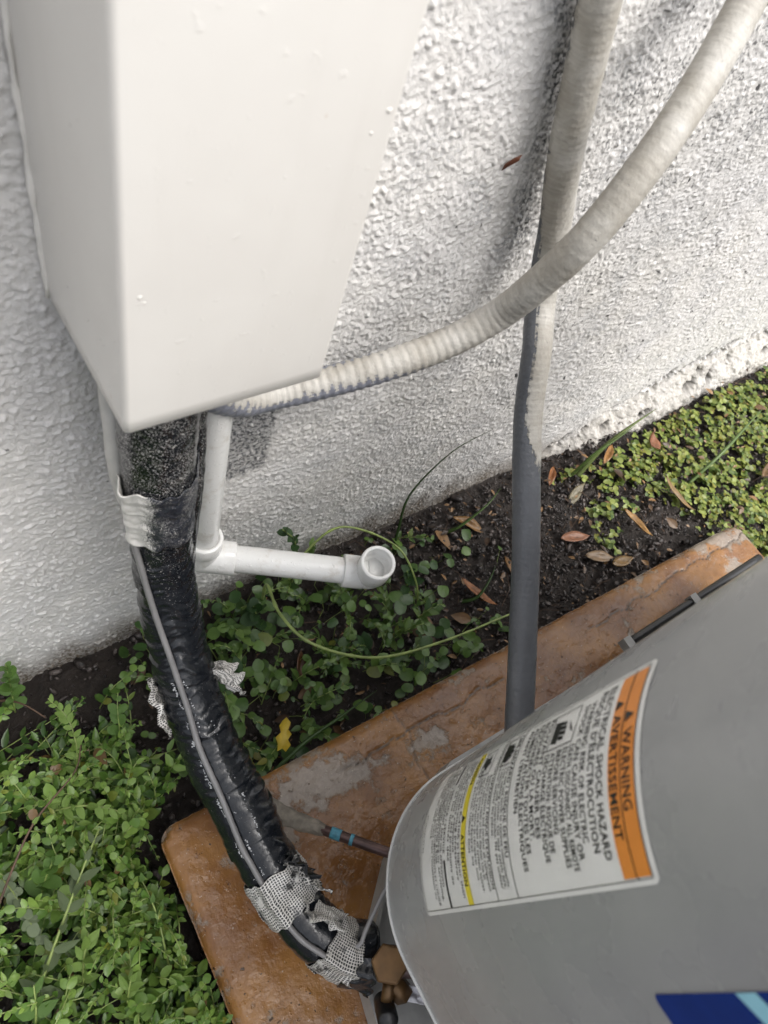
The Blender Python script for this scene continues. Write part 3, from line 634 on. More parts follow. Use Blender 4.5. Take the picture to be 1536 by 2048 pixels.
# ------------------------------------------------------------------ condenser unit
UO = np.array([0.160, -0.318]); UR = 0.10; UT = math.radians(-2.2)
UX = np.array([math.cos(UT), math.sin(UT)]); UY = np.array([-math.sin(UT), math.cos(UT)])
def un(a, b): return UO + a * UX - b * UY
def rim_pt(u, off=0.0):
    """u: metres along the outline; 0 where the rounded corner leaves the wall-side face, growing towards the near side"""
    q = UR * pi / 2
    if u < 0: a, b, na_, nb = UR - u, 0.0, 0.0, -1.0
    elif u < q:
        t = u / UR; a, b = UR - UR * math.sin(t), UR - UR * math.cos(t); na_, nb = -math.sin(t), -math.cos(t)
    else: a, b, na_, nb = 0.0, UR + (u - q), -1.0, 0.0
    p = un(a + na_ * off, b + nb * off); return p
unit = empty('condenser_unit', (0.52, -0.70, 0.062))
U = lambda o: keep(o, unit)
def sheet(name, us, zs_, off, thick, mat, dz=None, par=None, lip=0.0):
    us = np.asarray(us); nu, nz = len(us), len(zs_); V = []
    rows = [(off, z) for z in zs_]
    if lip: rows = [(off - lip, zs_[0] + 0.0012), (off - 0.0012, zs_[0] - 0.0002)] + rows
    for u in us:
        for o_, z in rows: p = rim_pt(u, o_); V.append((p[0], p[1], z))
    nz = len(rows); b = len(V); F = grid(nu, nz)
    for u in us:
        for o_, z in rows: p = rim_pt(u, o_ - thick); V.append((p[0], p[1], z + (thick if lip and o_ < off else 0)))
    I = np.arange(b).reshape(nu, nz)
    def rimf(a_): return np.stack([a_[:-1], a_[1:], a_[1:] + b, a_[:-1] + b], -1)
    F = np.vstack([F, F[:, ::-1] + b, rimf(I[0]), rimf(I[-1])[:, ::-1], rimf(I[:, 0])[:, ::-1], rimf(I[:, -1])])
    return obj(name, np.array(V), F, mat)
us = np.concatenate([np.linspace(-0.10, 0, 6, endpoint=False), np.linspace(0, UR * pi / 2, 40), np.linspace(UR * pi / 2, 0.48, 14)[1:]])
U(sheet('corner_panel', us, np.concatenate([[0.2355, 0.238], np.linspace(0.26, 0.745, 26)]), 0.0, 0.0012, MAT['unit'], lip=0.010))
U(tube('panel_hem', [(*rim_pt(u, 0.0004), 0.2362) for u in us], 0.0013, MAT['hem'], seg=10, straight=True, step=0.006))
def ub(lo, hi): # box in unit coordinates (a, b, z)
    V, F = box(lo, hi); V = [(*un(v[0], v[1]), v[2]) for v in V]; return V, F[:]
US = 0.74
def flipf(F): return [tuple(reversed(f)) for f in F]
# louvred wall-side panel: sheet, louvres, frame rail
V, F = ub((0.205, 0.0035, 0.098), (US - 0.03, 0.0055, 0.745)); U(obj('side_panel', V, flipf(F), MAT['unit'], smooth_=False))
lvm = None
for k in range(16):
    z = 0.16 + k * 0.034
    if lvm is None:
        V, F = ub((0.36, -0.0005, -0.004), (US - 0.05, 0.0030, 0.0)); lv = U(obj('louver', np.array(V), flipf(F), MAT['unit'], smooth_=False)); lvm = lv.data
    else: lv = bpy.data.objects.new('louver', lvm); COL.objects.link(lv); U(lv)
    lv.location.z = z
V, F = ub((0.14, 0.14, 0.10), (US - 0.012, US - 0.012, 0.735)); U(obj('coil', V, flipf(F), MAT['coil'], smooth_=False))
for nm, lo, hi in (('far_panel', (US - 0.004, 0.03, 0.098), (US, US - 0.03, 0.745)), ('front_panel', (0.03, US - 0.004, 0.098), (US - 0.03, US, 0.745)), ('side_panel', (0.002, 0.345, 0.098), (0.004, US - 0.03, 0.745))):
    V, F = ub(lo, hi); U(obj(nm, V, flipf(F), MAT['unit'], smooth_=False))
oct_ = [(0.03, 0), (US - 0.03, 0), (US, 0.03), (US, US - 0.03), (US - 0.03, US), (0.03, US), (0, US - 0.03), (0, UR)] + [(UR - UR * math.sin(t), UR - UR * math.cos(t)) for t in np.linspace(pi / 2, 0, 12)[1:]]
oct_ = [p for p in oct_ if p != (0.03, 0)]
V, F = prism([un(*p) for p in oct_], 0.745, 0.775, 0.006); U(obj('lid', V, F, MAT['unit'], smooth_=False))
# base pan with its broad chamfered corner and raised rim
pan = [(0.178, -0.008), (0.125, 0.013), (0.0725, 0.038), (0.030, 0.078), (-0.004, 0.118), (-0.010, 0.150), (-0.010, US), (US - 0.03, US + 0.004), (US + 0.004, US - 0.03), (US + 0.004, 0.03), (US - 0.03, -0.008)]
pw = [un(*p) for p in pan]
V, F = prism(pw, 0.0605, 0.080); U(obj('base_pan', V, F, MAT['zinc'], smooth_=False))
cen = np.mean(pw, 0); inn = [p + (cen - p) / np.linalg.norm(cen - p) * 0.0045 for p in pw]
V, F = [], []
for i, (p, q_) in enumerate(zip(pw, inn)): V += [(*p, 0.0790), (*p, 0.0945), (*q_, 0.0945), (*q_, 0.0790)]
n = len(pw)
for i in range(n):
    j = (i + 1) % n
    for k in range(3): F.append((4 * i + k, 4 * j + k, 4 * j + k + 1, 4 * i + k + 1))
U(obj('pan_rim', V, F, MAT['zinc'], smooth_=False))
# dark guard rail low on the wall side, with its clips
P = [(*un(a, -0.017 - 0.028 * (a - 0.46)), z) for a, z in ((0.46, 0.108), (0.6, 0.108), (US + 0.02, 0.108))]
U(tube('guard_rail', P, 0.0055, MAT['dark'], seg=12, straight=True, step=0.02))
for a in (0.462, 0.60):
    V, F = ub((a - 0.006, -0.0245 - 0.028 * (a - 0.46), 0.101), (a + 0.006, 0.003, 0.115)); U(obj('rail_clip', V, flipf(F), MAT['zinc'], smooth_=False))
# --- service valve: hexagon cap, body, stubs
vb = U(tube('service_valve', [(0.170, -0.425, 0.115), (0.169, -0.424, 0.150)], 0.0125, MAT['dark'], seg=20, straight=True, step=0.01))
def child(o, par): o.parent = par; o.matrix_parent_inverse = par.matrix_basis.inverted() @ Matrix.Identity(4); o.matrix_parent_inverse = Matrix.Identity(4); return o
def hexcap(M, r, h, mat):
    V, F = [], []
    prof = [(r, 0), (r, h * 0.86), (r * 0.93, h), (0.0001, h * 1.0)]
    for rr, hh in prof:
        for k in range(6): V.append(M @ Vector((rr * math.cos(k * pi / 3), rr * math.sin(k * pi / 3), hh)))
    for L in range(3):
        for k in range(6): F.append((L * 6 + k, L * 6 + (k + 1) % 6, (L + 1) * 6 + (k + 1) % 6, (L + 1) * 6 + k))
    return V, F
axis = Vector((-0.233, 0.146, 0.96)).normalized(); M = aim((0.1640, -0.4230, 0.1577), axis) @ Matrix.Rotation(0.35, 4, 'Z')
V, F = hexcap(M, 0.0157, 0.018, MAT['brass']); hc = obj('hex_cap', V, F, MAT['brass'], smooth_=False); hc.parent = vb
bv = hc.modifiers.new('bevel', 'BEVEL'); bv.width = 0.0012; bv.segments = 2
st = tube('valve_stub', [(0.170, -0.427, 0.132), (0.200, -0.450, 0.132), (0.24, -0.475, 0.134)], 0.0095, MAT['copper'], seg=18, straight=True, step=0.01); st.parent = vb
cpn = lathe_z('port_cap', [(0.0, -0.01), (0.0085, -0.01), (0.009, 0.0), (0.009, 0.014), (0.0078, 0.0165), (0.0, 0.0165)], MAT['dark'], aim((0.1540, -0.4545, 0.112), (-0.35, -0.45, 0.8)), None, 24); cpn.parent = vb
pt = tube('port_stem', [(0.165, -0.438, 0.125), (0.156, -0.451, 0.116)], 0.0052, MAT['brass'], seg=14, straight=True, step=0.005); pt.parent = vb
gl = tube('flare_nut', [(0.168, -0.440, 0.118), (0.174, -0.456, 0.110)], 0.0100, MAT['brass'], seg=6, straight=True, step=0.01); gl.parent = vb
nu, nv = 14, 12; P = []
for q in range(nu):
    for w_ in range(nv):
        a, b = q / (nu - 1) * 0.030, w_ / (nv - 1) * 0.020
        P.append((0.174 + a * 0.70 - b * 0.10, -0.446 - a * 0.62 - b * 0.75, 0.116 - b * 0.1 + 0.0035 * float(fbm(np.array(a * 120), np.array(b * 120), 2, 71))))
pg = U(obj('paper_tag', np.array(P), grid(nu, nv)[:, ::-1], MAT['foil'])); sm = pg.modifiers.new('t', 'SOLIDIFY'); sm.thickness = 0.0005
# --- printed warning label wrapped round the corner
def lab(s, t, off=0.0004):
    ub_, ut = 0.0300 + (0.1290 - 0.0300) * s, 0.0475 + (0.1326 - 0.0475) * s
    zb, zt = 0.3100 + (0.3230 - 0.3100) * s, 0.5945 + (0.5820 - 0.5945) * s
    u = ub_ + (ut - ub_) * t; z = zb + (zt - zb) * t; p = rim_pt(u, off); return (p[0], p[1], z)
def lab_patch(name, s0, s1, t0, t1, mat, off, par, ns=24, nt=10, corner=0.0):
    V = []
    for i in range(ns + 1):
        s = s0 + (s1 - s0) * i / ns
        c = 0.0
        if corner:
            e = min(i, ns - i) / ns * (s1 - s0) / 0.028
            c = corner * (1 - math.sqrt(max(0, 1 - (1 - min(1, e)) ** 2)))
        for j in range(nt + 1):
            t = t0 + c + (t1 - t0 - 2 * c) * j / nt; V.append(lab(s, t, off))
    o = obj(name, np.array(V), grid(ns + 1, nt + 1), mat); o.parent = par; return o
wl = lab_patch('warning_label', 0, 1, 0, 1, MAT['paper'], 0.0004, None, 60, 30, 0.010); U(wl)
lab_patch('orange_band', 0.035, 0.965, 0.915, 0.985, MAT['orange'], 0.0007, wl, 40, 4, 0.0)
lab_patch('yellow_band', 0.022, 0.972, 0.291, 0.320, MAT['yellow'], 0.0007, wl, 40, 3)
for t0, t1, s0, s1 in ((0.176, 0.186, 0.03, 0.20), (0.176, 0.186, 0.70, 0.972)): lab_patch('black_bar', s0, s1, t0, t1, MAT['ink'], 0.0007, wl, 20, 2)
for t in (0.010, 0.452, 0.545, 0.9485, 0.986): lab_patch('rule', 0.022, 0.974, t, t + 0.0024, MAT['ink'], 0.0009, wl, 40, 1)
for s in (0.020, 0.972): lab_patch('rule', s, s + 0.004, 0.010, 0.986, MAT['ink'], 0.0009, wl, 1, 30)
LH = 0.262; LW = 0.090
def text_geo(body, wide=1.0):
    cu = bpy.data.curves.new('t', 'FONT'); cu.body = body; cu.size = 1.0; cu.resolution_u = 2; cu.offset = 0.012; cu.space_character = 1.05
    ob = bpy.data.objects.new('t', cu); COL.objects.link(ob); bpy.context.view_layer.update()
    me = bpy.data.meshes.new_from_object(ob.evaluated_get(bpy.context.evaluated_depsgraph_get()))
    v = np.array([x.co[:] for x in me.vertices]); f = [tuple(p.vertices) for p in me.polygons]
    bpy.data.objects.remove(ob); bpy.data.curves.remove(cu); bpy.data.meshes.remove(me); return v, f
def lettering(name, rows, par, mapf, mat, off):
    """rows: (text, s0, t0, cap height in t, width in s or None)"""
    V, F = [], []
    for body, s0, t0, ht, sw in rows:
        v, f = text_geo(body); w = v[:, 0].max() - v[:, 0].min(); b = len(V)
        sx = sw / w; sy = ht / 0.69
        for p in v: V.append(mapf(s0 + (p[0] - v[:, 0].min()) * sx, t0 + p[1] * sy, off))
        F += [tuple(b + i for i in q) for q in f]
    o = obj(name, np.array(V), F, mat, smooth_=False); o.parent = par; return o
rows = [('WARNING', 0.34, 0.9555, 0.0215, 0.36), ('AVERTISSEMENT', 0.25, 0.921, 0.0205, 0.56)]
big = ['ELECTRICAL SHOCK HAZARD', "RISQUE D'\u00c9LECTROCUTION"]
rows += [(big[0], 0.06, 0.882, 0.0185, 0.82), (big[1], 0.06, 0.855, 0.0185, 0.78)]
bl = [('WARNING: RISK OF ELECTRIC', 0.09, 0.70), ('SHOCK CAN CAUSE INJURY OR', 0.09, 0.77), ('DEATH. DISCONNECT ALL REMOTE', 0.30, 0.60), ('ELECTRIC POWER SUPPLIES', 0.30, 0.58), ('BEFORE SERVICING', 0.30, 0.42), ('ATTENTION: RISQUE DE', 0.30, 0.50), ('D\u00c9CHARGE \u00c9LECTRIQUE', 0.30, 0.54), ('POUVANT CAUSER DES', 0.06, 0.66), ('BLESSURES OU LA MORT.', 0.06, 0.66), ('D\u00c9CONNECTER TOUTES LES', 0.06, 0.72), ('ALIMENTATIONS \u00c9LECTRIQUES', 0.06, 0.80), ("AVANT L'ENTRETIEN", 0.06, 0.50)]
t = 0.828
for s_, a, w_ in bl: rows.append((s_, a, t, 0.0165, w_)); t -= 0.0228
rows += [('FIRE HAZARD / RISQUE DE FEU', 0.05, 0.528, 0.0135, 0.72)]
sm_ = ['Do not use torch to remove components.', 'Use tubing cutter. Oil may catch fire.', 'Utiliser une coupe-tube. Ne pas utiliser', 'une torche pour enlever les pi\u00e8ces.']
t = 0.513
for k, s_ in enumerate(sm_): rows.append((s_, 0.26 if k < 3 else 0.05, t, 0.0105, 0.66 if k < 3 else 0.6)); t -= 0.0145
rows += [("EXPLOSION HAZARD / RISQUE D'EXPLOSION", 0.05, 0.438, 0.0125, 0.86)]
sm_ = ['Relieve pressure and recover all refrigerant', 'before system repair or final disposal. Use all', 'service ports and open all system valves.', "Lib\u00e9rer la pression et r\u00e9cup\u00e9rer tout", 'le r\u00e9frig\u00e9rant avant de r\u00e9parer ou', "d'\u00e9liminer le produit. Utiliser tous"]
t = 0.422
for k, s_ in enumerate(sm_): rows.append((s_, 0.26 if k < 4 else 0.05, t, 0.0105, (0.66 if k < 4 else 0.72) * (0.9 if k % 2 else 1))); t -= 0.0160
rows += [('CAUTION', 0.06, 0.296, 0.019, 0.20), ('ATTENTION', 0.58, 0.296, 0.019, 0.29)]
sm_ = ['System contains R-410A at higher than', 'standard operating pressures', 'Use proper service equipment', 'Fonctionnement \u00e0 des pressions de', 'service et les limites des']
t = 0.274
for k, s_ in enumerate(sm_): rows.append((s_, 0.05, t, 0.0115, (0.88, 0.78, 0.62, 0.80, 0.66)[k])); t -= 0.0168
rows += [('SERVICE / SERVICE', 0.24, 0.176, 0.011, 0.42)]
sm_ = ['USE ONLY REFRIGERANT AND OIL APPROVED', 'for this unit when installing or servicing.', 'USE ONLY COMPONENTS FOR R-410A', 'UTILISER UNIQUEMENT DES COMPOSANTS ET L\u2019HUILE', 'pour R-410A. Lire le produit avant l\u2019installation ou', "l'entretien de cette unit\u00e9."]
t = 0.157
for k, s_ in enumerate(sm_): rows.append((s_, 0.05, t, 0.0105, (0.80, 0.88, 0.66, 0.90, 0.86, 0.5)[k])); t -= 0.0160
rows += [('92-103185-01-03', 0.36, 0.022, 0.008, 0.26)]
lettering('lettering', rows, wl, lab, MAT['ink'], 0.0010)
# pictograms: warning triangles, hand in a frame, flame in a frame
def lab_poly(name, polys, off, mat):
    V, F = [], []
    for P in polys:
        b = len(V); V += [lab(s, t, off) for s, t in P]; F.append(tuple(range(b, b + len(P))))
    o = obj(name, np.array(V), F, mat, smooth_=False); o.parent = wl; return o
def tri(s, t, w, h): return [(s, t), (s + w, t), (s + w / 2, t + h)]
for q_ in (tri(0.25, 0.9545, 0.055, 0.024), tri(0.17, 0.920, 0.055, 0.022), tri(0.46, 0.2945, 0.05, 0.021)): lab_poly('warning_triangle', [q_], 0.0010, MAT['ink'])
def frame(s0, s1, t0, t1, w=0.006): return [[(s0, t0), (s1, t0), (s1, t0 + w * .4), (s0, t0 + w * .4)], [(s0, t1 - w * .4), (s1, t1 - w * .4), (s1, t1), (s0, t1)], [(s0, t0), (s0 + w, t0), (s0 + w, t1), (s0, t1)], [(s1 - w, t0), (s1, t0), (s1, t1), (s1 - w, t1)]]
hand = [[(0.11, 0.700), (0.24, 0.700), (0.25, 0.722), (0.12, 0.726)]] + [[(0.12 + k * 0.03, 0.726), (0.142 + k * 0.03, 0.726), (0.150 + k * 0.03, 0.750 - abs(k - 1.5) * 0.004), (0.130 + k * 0.03, 0.752 - abs(k - 1.5) * 0.004)] for k in range(4)] + [[(0.13, 0.757), (0.23, 0.770), (0.19, 0.766), (0.22, 0.780)]]
lab_poly('hand_pictogram', hand + frame(0.06, 0.28, 0.688, 0.786), 0.0010, MAT['ink'])
fl = [[(0.08, 0.470), (0.20, 0.470), (0.215, 0.488), (0.19, 0.500), (0.185, 0.514), (0.165, 0.502), (0.15, 0.520), (0.13, 0.503), (0.115, 0.516), (0.105, 0.500), (0.085, 0.506), (0.09, 0.488)]]
lab_poly('flame_pictogram', fl + frame(0.05, 0.235, 0.463, 0.524), 0.0010, MAT['ink'])
ex_ = [[(0.09, 0.352), (0.17, 0.350), (0.16, 0.362), (0.205, 0.371), (0.165, 0.378), (0.15, 0.392), (0.13, 0.379), (0.085, 0.385), (0.11, 0.368)]]
lab_poly('burst_pictogram', ex_ + frame(0.05, 0.235, 0.342, 0.402), 0.0010, MAT['ink'])
# --- blue sticker lower on the near side
def stk(s, t, off=0.0004):
    u = 0.1664 + 0.085 * t; z = 0.5375 + 0.115 * s + 0.012 * t; p = rim_pt(u + 0.0045 * (1 - s) * (1 - t), off); return (p[0], p[1], z)
def stk_patch(name, P, mat, off, par):
    V = [stk(s, t, off) for s, t in P]; o = obj(name, np.array(V), [tuple(range(len(P)))], mat, smooth_=False)
    if par: o.parent = par
    return o
bs = U(stk_patch('blue_sticker', [(0.02, 0), (1, 0), (1, 1), (0, 1), (0, 0.05), (0.006, 0.02)], MAT['bluep'], 0.0005, None))
stk_patch('pale_stripe', [(0.44, 0.0), (0.53, 0.0), (0.80, 1), (0.71, 1)], MAT['cyan'], 0.0008, bs)
stk_patch('pale_stripe', [(0.60, 0.0), (1.0, 0.0), (1.0, 0.9), (0.86, 1)], MAT['cyan'], 0.0008, bs)
stk_patch('pale_stripe', [(0.41, 0.13), (0.46, 0.12), (0.66, 1), (0.58, 1)], MAT['cyan'], 0.0008, bs)
stk_patch('grey_panel', [(0.11, 0.22), (0.25, 0.21), (0.25, 0.6), (0.11, 0.6)], MAT['silver'], 0.0008, bs)
tag(unit, 'grey metal condenser unit with rounded corner, warning label and blue sticker', 'condenser')

# ------------------------------------------------------------------ small copper line and loose wire at the unit
cu = empty('copper_pipe', (0.18, -0.30, 0.07))
keep(tube('pipe', [[0.1799, -0.3006, 0.100], [0.1976, -0.3237, 0.110], [0.2218, -0.3536, 0.118], [0.2545, -0.3904, 0.125]], 0.0050, MAT['copper'], seg=18), cu)
keep(tube('muddy_sleeve', [[0.118, -0.205, 0.120], [0.136, -0.2350, 0.092], [0.1554, -0.2685, 0.090], [0.1700, -0.2880, 0.0955], [0.1835, -0.3050, 0.1015]], lambda s, t: np.interp(s, [0, .06, .11, .13], [.010, .0095, .0080, .0054]) + 0.0016 * fbm(s * 70, t * 1.3, 3, 5), MAT['mud'], seg=22, step=0.002), cu)
for p0, p1 in (((0.1870, -0.3098), (0.1930, -0.3177)), ((0.1985, -0.3248), (0.2005, -0.3275))):
    keep(tube('blue_band', [(*p0, 0.1045 + (p0[0] - .187) * .5), (*p1, 0.1045 + (p1[0] - .187) * .5)], 0.0055, MAT['blue'], seg=18, straight=True, step=0.001), cu)
tag(cu, 'thin tarnished copper pipe with blue bands and muddy end entering the condenser', 'copper pipe')
lo = tube('loose_wire', [[0.1410, -0.3930, 0.1585], [0.149, -0.397, 0.162], [0.157, -0.391, 0.166], [0.168, -0.384, 0.17], [0.191, -0.371, 0.18], [0.215, -0.365, 0.20]], 0.0019, MAT['cable'], seg=10)
tag(lo, 'thin loose grey wire rising from the taped pipe end into the condenser', 'wire')

# ------------------------------------------------------------------ vegetation
LEAF = dict(
    point=([0, .16, .42, .74, 1.0], [.10, .72, 1.0, .62, .02]),
    oval=([0, .14, .45, .78, 1.0], [.14, .78, 1.0, .76, .10]),
    round=([0, .12, .45, .80, 1.0], [.30, .86, 1.0, .84, .30]),
    lance=([0, .2, .45, .75, 1.0], [.20, .80, 1.0, .62, .03]))
def leaf_template(kind, fold=0.22, droop=0.18):
    xs_, ws = LEAF[kind]; V = []
    for x, w in zip(xs_, ws):
        for y in (-1, 0, 1): V.append((x, y * w * 0.5, fold * abs(y) * w * 0.5 - droop * x * x))
    return np.array(V), grid(5, 3)
def unit_v(a): return a / np.maximum(np.linalg.norm(a, axis=-1, keepdims=True), 1e-9)
def leaf_mass(pos, dirs, nrm, L, W, kind, fold=None, droop=None):
    T, F = leaf_template(kind); pos, dirs, nrm = map(np.asarray, (pos, dirs, nrm)); L = np.asarray(L); W = np.asarray(W)
    ex = unit_v(dirs); ey = unit_v(np.cross(nrm, ex)); ez = np.cross(ex, ey); n = len(pos)
    V = pos[:, None, :] + T[None, :, 0:1] * (ex * L[:, None])[:, None, :] + T[None, :, 1:2] * (ey * W[:, None])[:, None, :] + T[None, :, 2:3] * (ez * (0.5 * (L + W))[:, None])[:, None, :]
    return V.reshape(-1, 3), (F[None] + (np.arange(n) * len(T))[:, None, None]).reshape(-1, 4), len(T)
def thin_tubes(paths, rad, seg=5):
    V, F, b = [], [], 0
    for P, r in zip(paths, rad):
        v, f, _ = sweep(np.asarray(P, float), lambda s, t: r * (1 - 0.5 * s / max(s.max(), 1e-6)), seg, cap=False); V.append(v); F.append(f + b); b += len(v)
    return np.vstack(V), np.vstack(F)
def stem_path(p0, heading, length, rise, n=9, wig=0.4):
    P = [np.array(p0, float)]; a = heading
    for k in range(n - 1):
        a += random.gauss(0, wig) / n * 2; f = k / (n - 2)
        P.append(P[-1] + length / (n - 1) * np.array([math.cos(a), math.sin(a), 0]) + np.array([0, 0, rise * (1 - 1.3 * f) / (n - 1) * 1.6]))
    return np.array(P)
def sprig_leaves(C, spacing, Lm, tw0=None, up=0.75, jit=0.35, start=0.15):
    """opposite pairs of leaves along a stem; returns pos, dir, normal, length"""
    s = np.concatenate([[0], np.cumsum(np.linalg.norm(np.diff(C, axis=0), axis=1))]); out = []
    d = s[-1] * start; tw = random.uniform(0, pi) if tw0 is None else tw0
    while d < s[-1]:
        p = np.array([np.interp(d, s, C[:, k]) for k in range(3)]); q = np.array([np.interp(min(d + 0.004, s[-1]), s, C[:, k]) for k in range(3)])
        T = unit_v(q - p) if np.linalg.norm(q - p) > 1e-6 else unit_v(C[-1] - C[-2])
        side = unit_v(np.cross(T, (0, 0, 1))); vert = np.cross(side, T); f = d / s[-1]
        for sg in (-1, 1):
            o_ = side * math.cos(tw) * sg + vert * math.sin(tw) * sg * 0.6
            dv = unit_v(o_ + T * (0.45 + 0.7 * f) + np.array([random.gauss(0, jit), random.gauss(0, jit), random.gauss(0, jit * .6) + 0.1]) * 0.6)
            nv = unit_v(np.array([random.gauss(0, .35), random.gauss(0, .35) - .1, 1.0]))
            out.append((p, dv, nv, Lm * random.uniform(.6, 1.2) * (1.05 - 0.5 * f ** 3)))
        d += spacing * random.uniform(.8, 1.2) * (1 - 0.35 * f); tw += pi / 2 * random.uniform(.7, 1.2)
    return out
def green(n, lo, hi, yel=0.0):
    t = RNG.random((n, 1)); c = np.array(lo) + (np.array(hi) - np.array(lo)) * t
    y = (RNG.random((n, 1)) < yel) * RNG.random((n, 1)); return c + (np.array([0.26, 0.22, 0.03]) - c) * y * 0.7
DARK, MID, LITE = (0.024, 0.062, 0.014), (0.095, 0.190, 0.032), (0.25, 0.38, 0.080)

# --- dense creeping ground cover left of the pad
def inside_left(x, y):
    edge_x = 0.045 + 0.04 * (-0.22 - y) * 0
    return not (x > 0.047 and y < -0.205) and not (x > 0.115) and y < -0.055 - 0.35 * max(0, x) + 0.012 * random.random() - 0.25 * max(0.0, -0.02 - x) * 0
stems, rads = [], []; KD = {'oval': ([], [], [], []), 'point': ([], [], [], []), 'round': ([], [], [], [])}
for k in range(1040):
    x, y = random.uniform(-0.30, 0.085), random.uniform(-0.50, -0.045)
    edge_ = k >= 760
    if edge_: x, y = (random.uniform(-0.02, 0.038), random.uniform(-0.52, -0.19)) if k % 3 else (random.uniform(-0.03, 0.078), random.uniform(-0.215, -0.10))
    if not inside_left(x, y): continue
    dense = float(smooth(-0.07, -0.16, np.array(y))) if x > -0.06 else 1.0
    if random.random() > 0.25 + 0.75 * dense: continue
    kind = random.choices(('oval', 'point', 'round'), (0.45, 0.40, 0.15))[0]
    hgt = (0.010 + 0.055 * random.random()) * (0.55 + 0.45 * dense); p0 = (x, y, float(ground_z(np.array(x), np.array(y))) + 0.004 + random.random() * 0.02)
    C = stem_path(p0, random.uniform(0, 2 * pi), random.uniform(0.03, 0.10) * (0.5 if edge_ else 1), hgt * 1.6)
    if ((C[:, 0] > 0.048) & (C[:, 1] < -0.205)).any(): continue
    stems.append(C); rads.append(random.uniform(.0005, .0011)); u_ = random.random()
    Lm = {'oval': 0.0075 + 0.007 * u_ ** 2, 'point': 0.0115 + 0.0125 * u_ ** 2, 'round': 0.009 + 0.008 * u_}[kind]
    for t4 in sprig_leaves(C, Lm * random.uniform(.75, 1.1), Lm, jit=.45):
        if random.random() < 0.08: continue
        for A4, v4 in zip(KD[kind], t4): A4.append(v4)
Vs, Fs, cs, off_ = [], [], [], 0
for kind, (p4, d4, n4, L4) in KD.items():
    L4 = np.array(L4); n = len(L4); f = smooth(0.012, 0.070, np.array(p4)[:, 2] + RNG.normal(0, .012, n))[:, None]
    c = green(n, DARK, MID, 0.04) * (1 - f) + green(n, MID, LITE, 0.10) * f  # low leaves darker, high ones paler: depth shade put into their colour
    dead_ = RNG.random((n, 1)) < 0.012; c = np.where(dead_, np.array([[0.20, 0.12, 0.05]]), c)
    rr = {'oval': (.5, .8), 'point': (.36, .55), 'round': (.8, 1.0)}[kind]
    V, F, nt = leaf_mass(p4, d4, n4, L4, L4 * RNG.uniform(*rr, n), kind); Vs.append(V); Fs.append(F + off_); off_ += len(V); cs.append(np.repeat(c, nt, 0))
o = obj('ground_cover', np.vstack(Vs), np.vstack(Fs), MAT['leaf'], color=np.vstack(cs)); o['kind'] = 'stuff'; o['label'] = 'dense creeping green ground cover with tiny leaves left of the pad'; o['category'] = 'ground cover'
V, F = thin_tubes(stems, rads); q = obj('stems', V, F, MAT['stem'], o); q['kind'] = 'stuff'

# --- low round-leaved weeds in the strip between the wall and the pad
pos, dr2, nr, Ls = [], [], [], []; stems, rads = [], []
for k in range(330):
    x = random.uniform(0.10, 0.62); y = random.uniform(-0.225 - 0.03 * (x - .1), -0.012)
    if random.random() < smooth(0.30, 0.60, np.array(x)) * 0.9: continue
    z0 = float(ground_z(np.array(x), np.array(y))); hgt = random.uniform(0.012, 0.060) * (1 - 0.45 * float(smooth(.35, .6, np.array(x))))
    tip = np.array([x + random.gauss(0, .012), y + random.gauss(0, .010), z0 + hgt])
    if tip[1] < -0.222 - 0.04 * (tip[0] - 0.05) or tip[1] > -0.01: continue
    stems.append(np.array([[x, y, z0], [(x + tip[0]) / 2 + random.gauss(0, .004), (y + tip[1]) / 2, z0 + hgt * .6], tip])); rads.append(.0007)
    L = random.uniform(.006, .019) ; m_ = random.choice((1, 1, 2, 3)); a0_ = random.uniform(0, 2 * pi)
    for j in range(m_):
        a = a0_ + j * 2 * pi / max(m_, 1); pos.append(tip); dr2.append(np.array([math.cos(a), math.sin(a), random.uniform(-.3, .2)])); nr.append(unit_v(np.array([random.gauss(0, .3), random.gauss(0, .3) - .1, 1.0]))); Ls.append(L)
Ls = np.array(Ls); n = len(Ls); c = green(n, (0.03, 0.075, 0.018), (0.12, 0.21, 0.045), 0.05)
V, F, nt = leaf_mass(pos, dr2, nr, Ls, Ls * RNG.uniform(.75, 1.0, n), 'round')
sp_p, sp_d, sp_n, sp_L = [], [], [], []
for k in range(70):
    x = random.uniform(0.12, 0.56); y = random.uniform(-0.20, -0.02)
    if random.random() < smooth(0.32, 0.58, np.array(x)) * 0.85: continue
    C = stem_path((x, y, 0.0), random.uniform(0, 2 * pi), random.uniform(.03, .06), random.uniform(.03, .09)); C[:, 1] = np.clip(C[:, 1], -0.222 - 0.04 * (C[:, 0] - .05), -.008)
    stems.append(C); rads.append(.0008)
    for p, dv, nv, L in sprig_leaves(C, .010, random.uniform(.010, .017), jit=.4): sp_p.append(p); sp_d.append(dv); sp_n.append(nv); sp_L.append(L)
sp_L = np.array(sp_L); n2 = len(sp_L); V2, F2, _ = leaf_mass(sp_p, sp_d, sp_n, sp_L, sp_L * RNG.uniform(.45, .7, n2), 'point')
F = np.vstack([F, F2 + len(V)]); V = np.vstack([V, V2]); c = np.vstack([c, green(n2, (0.035, 0.08, 0.018), (0.13, 0.21, 0.048), 0.04)])
o = obj('low_weeds', V, F, MAT['weed'], color=np.repeat(c, nt, 0)); o['kind'] = 'stuff'; o['label'] = 'dark round-leaved weeds between wall and pad under the drain pipe'; o['category'] = 'weeds'
V, F = thin_tubes(stems, rads, 4); q = obj('stems', V, F, MAT['stem'], o); q['kind'] = 'stuff'

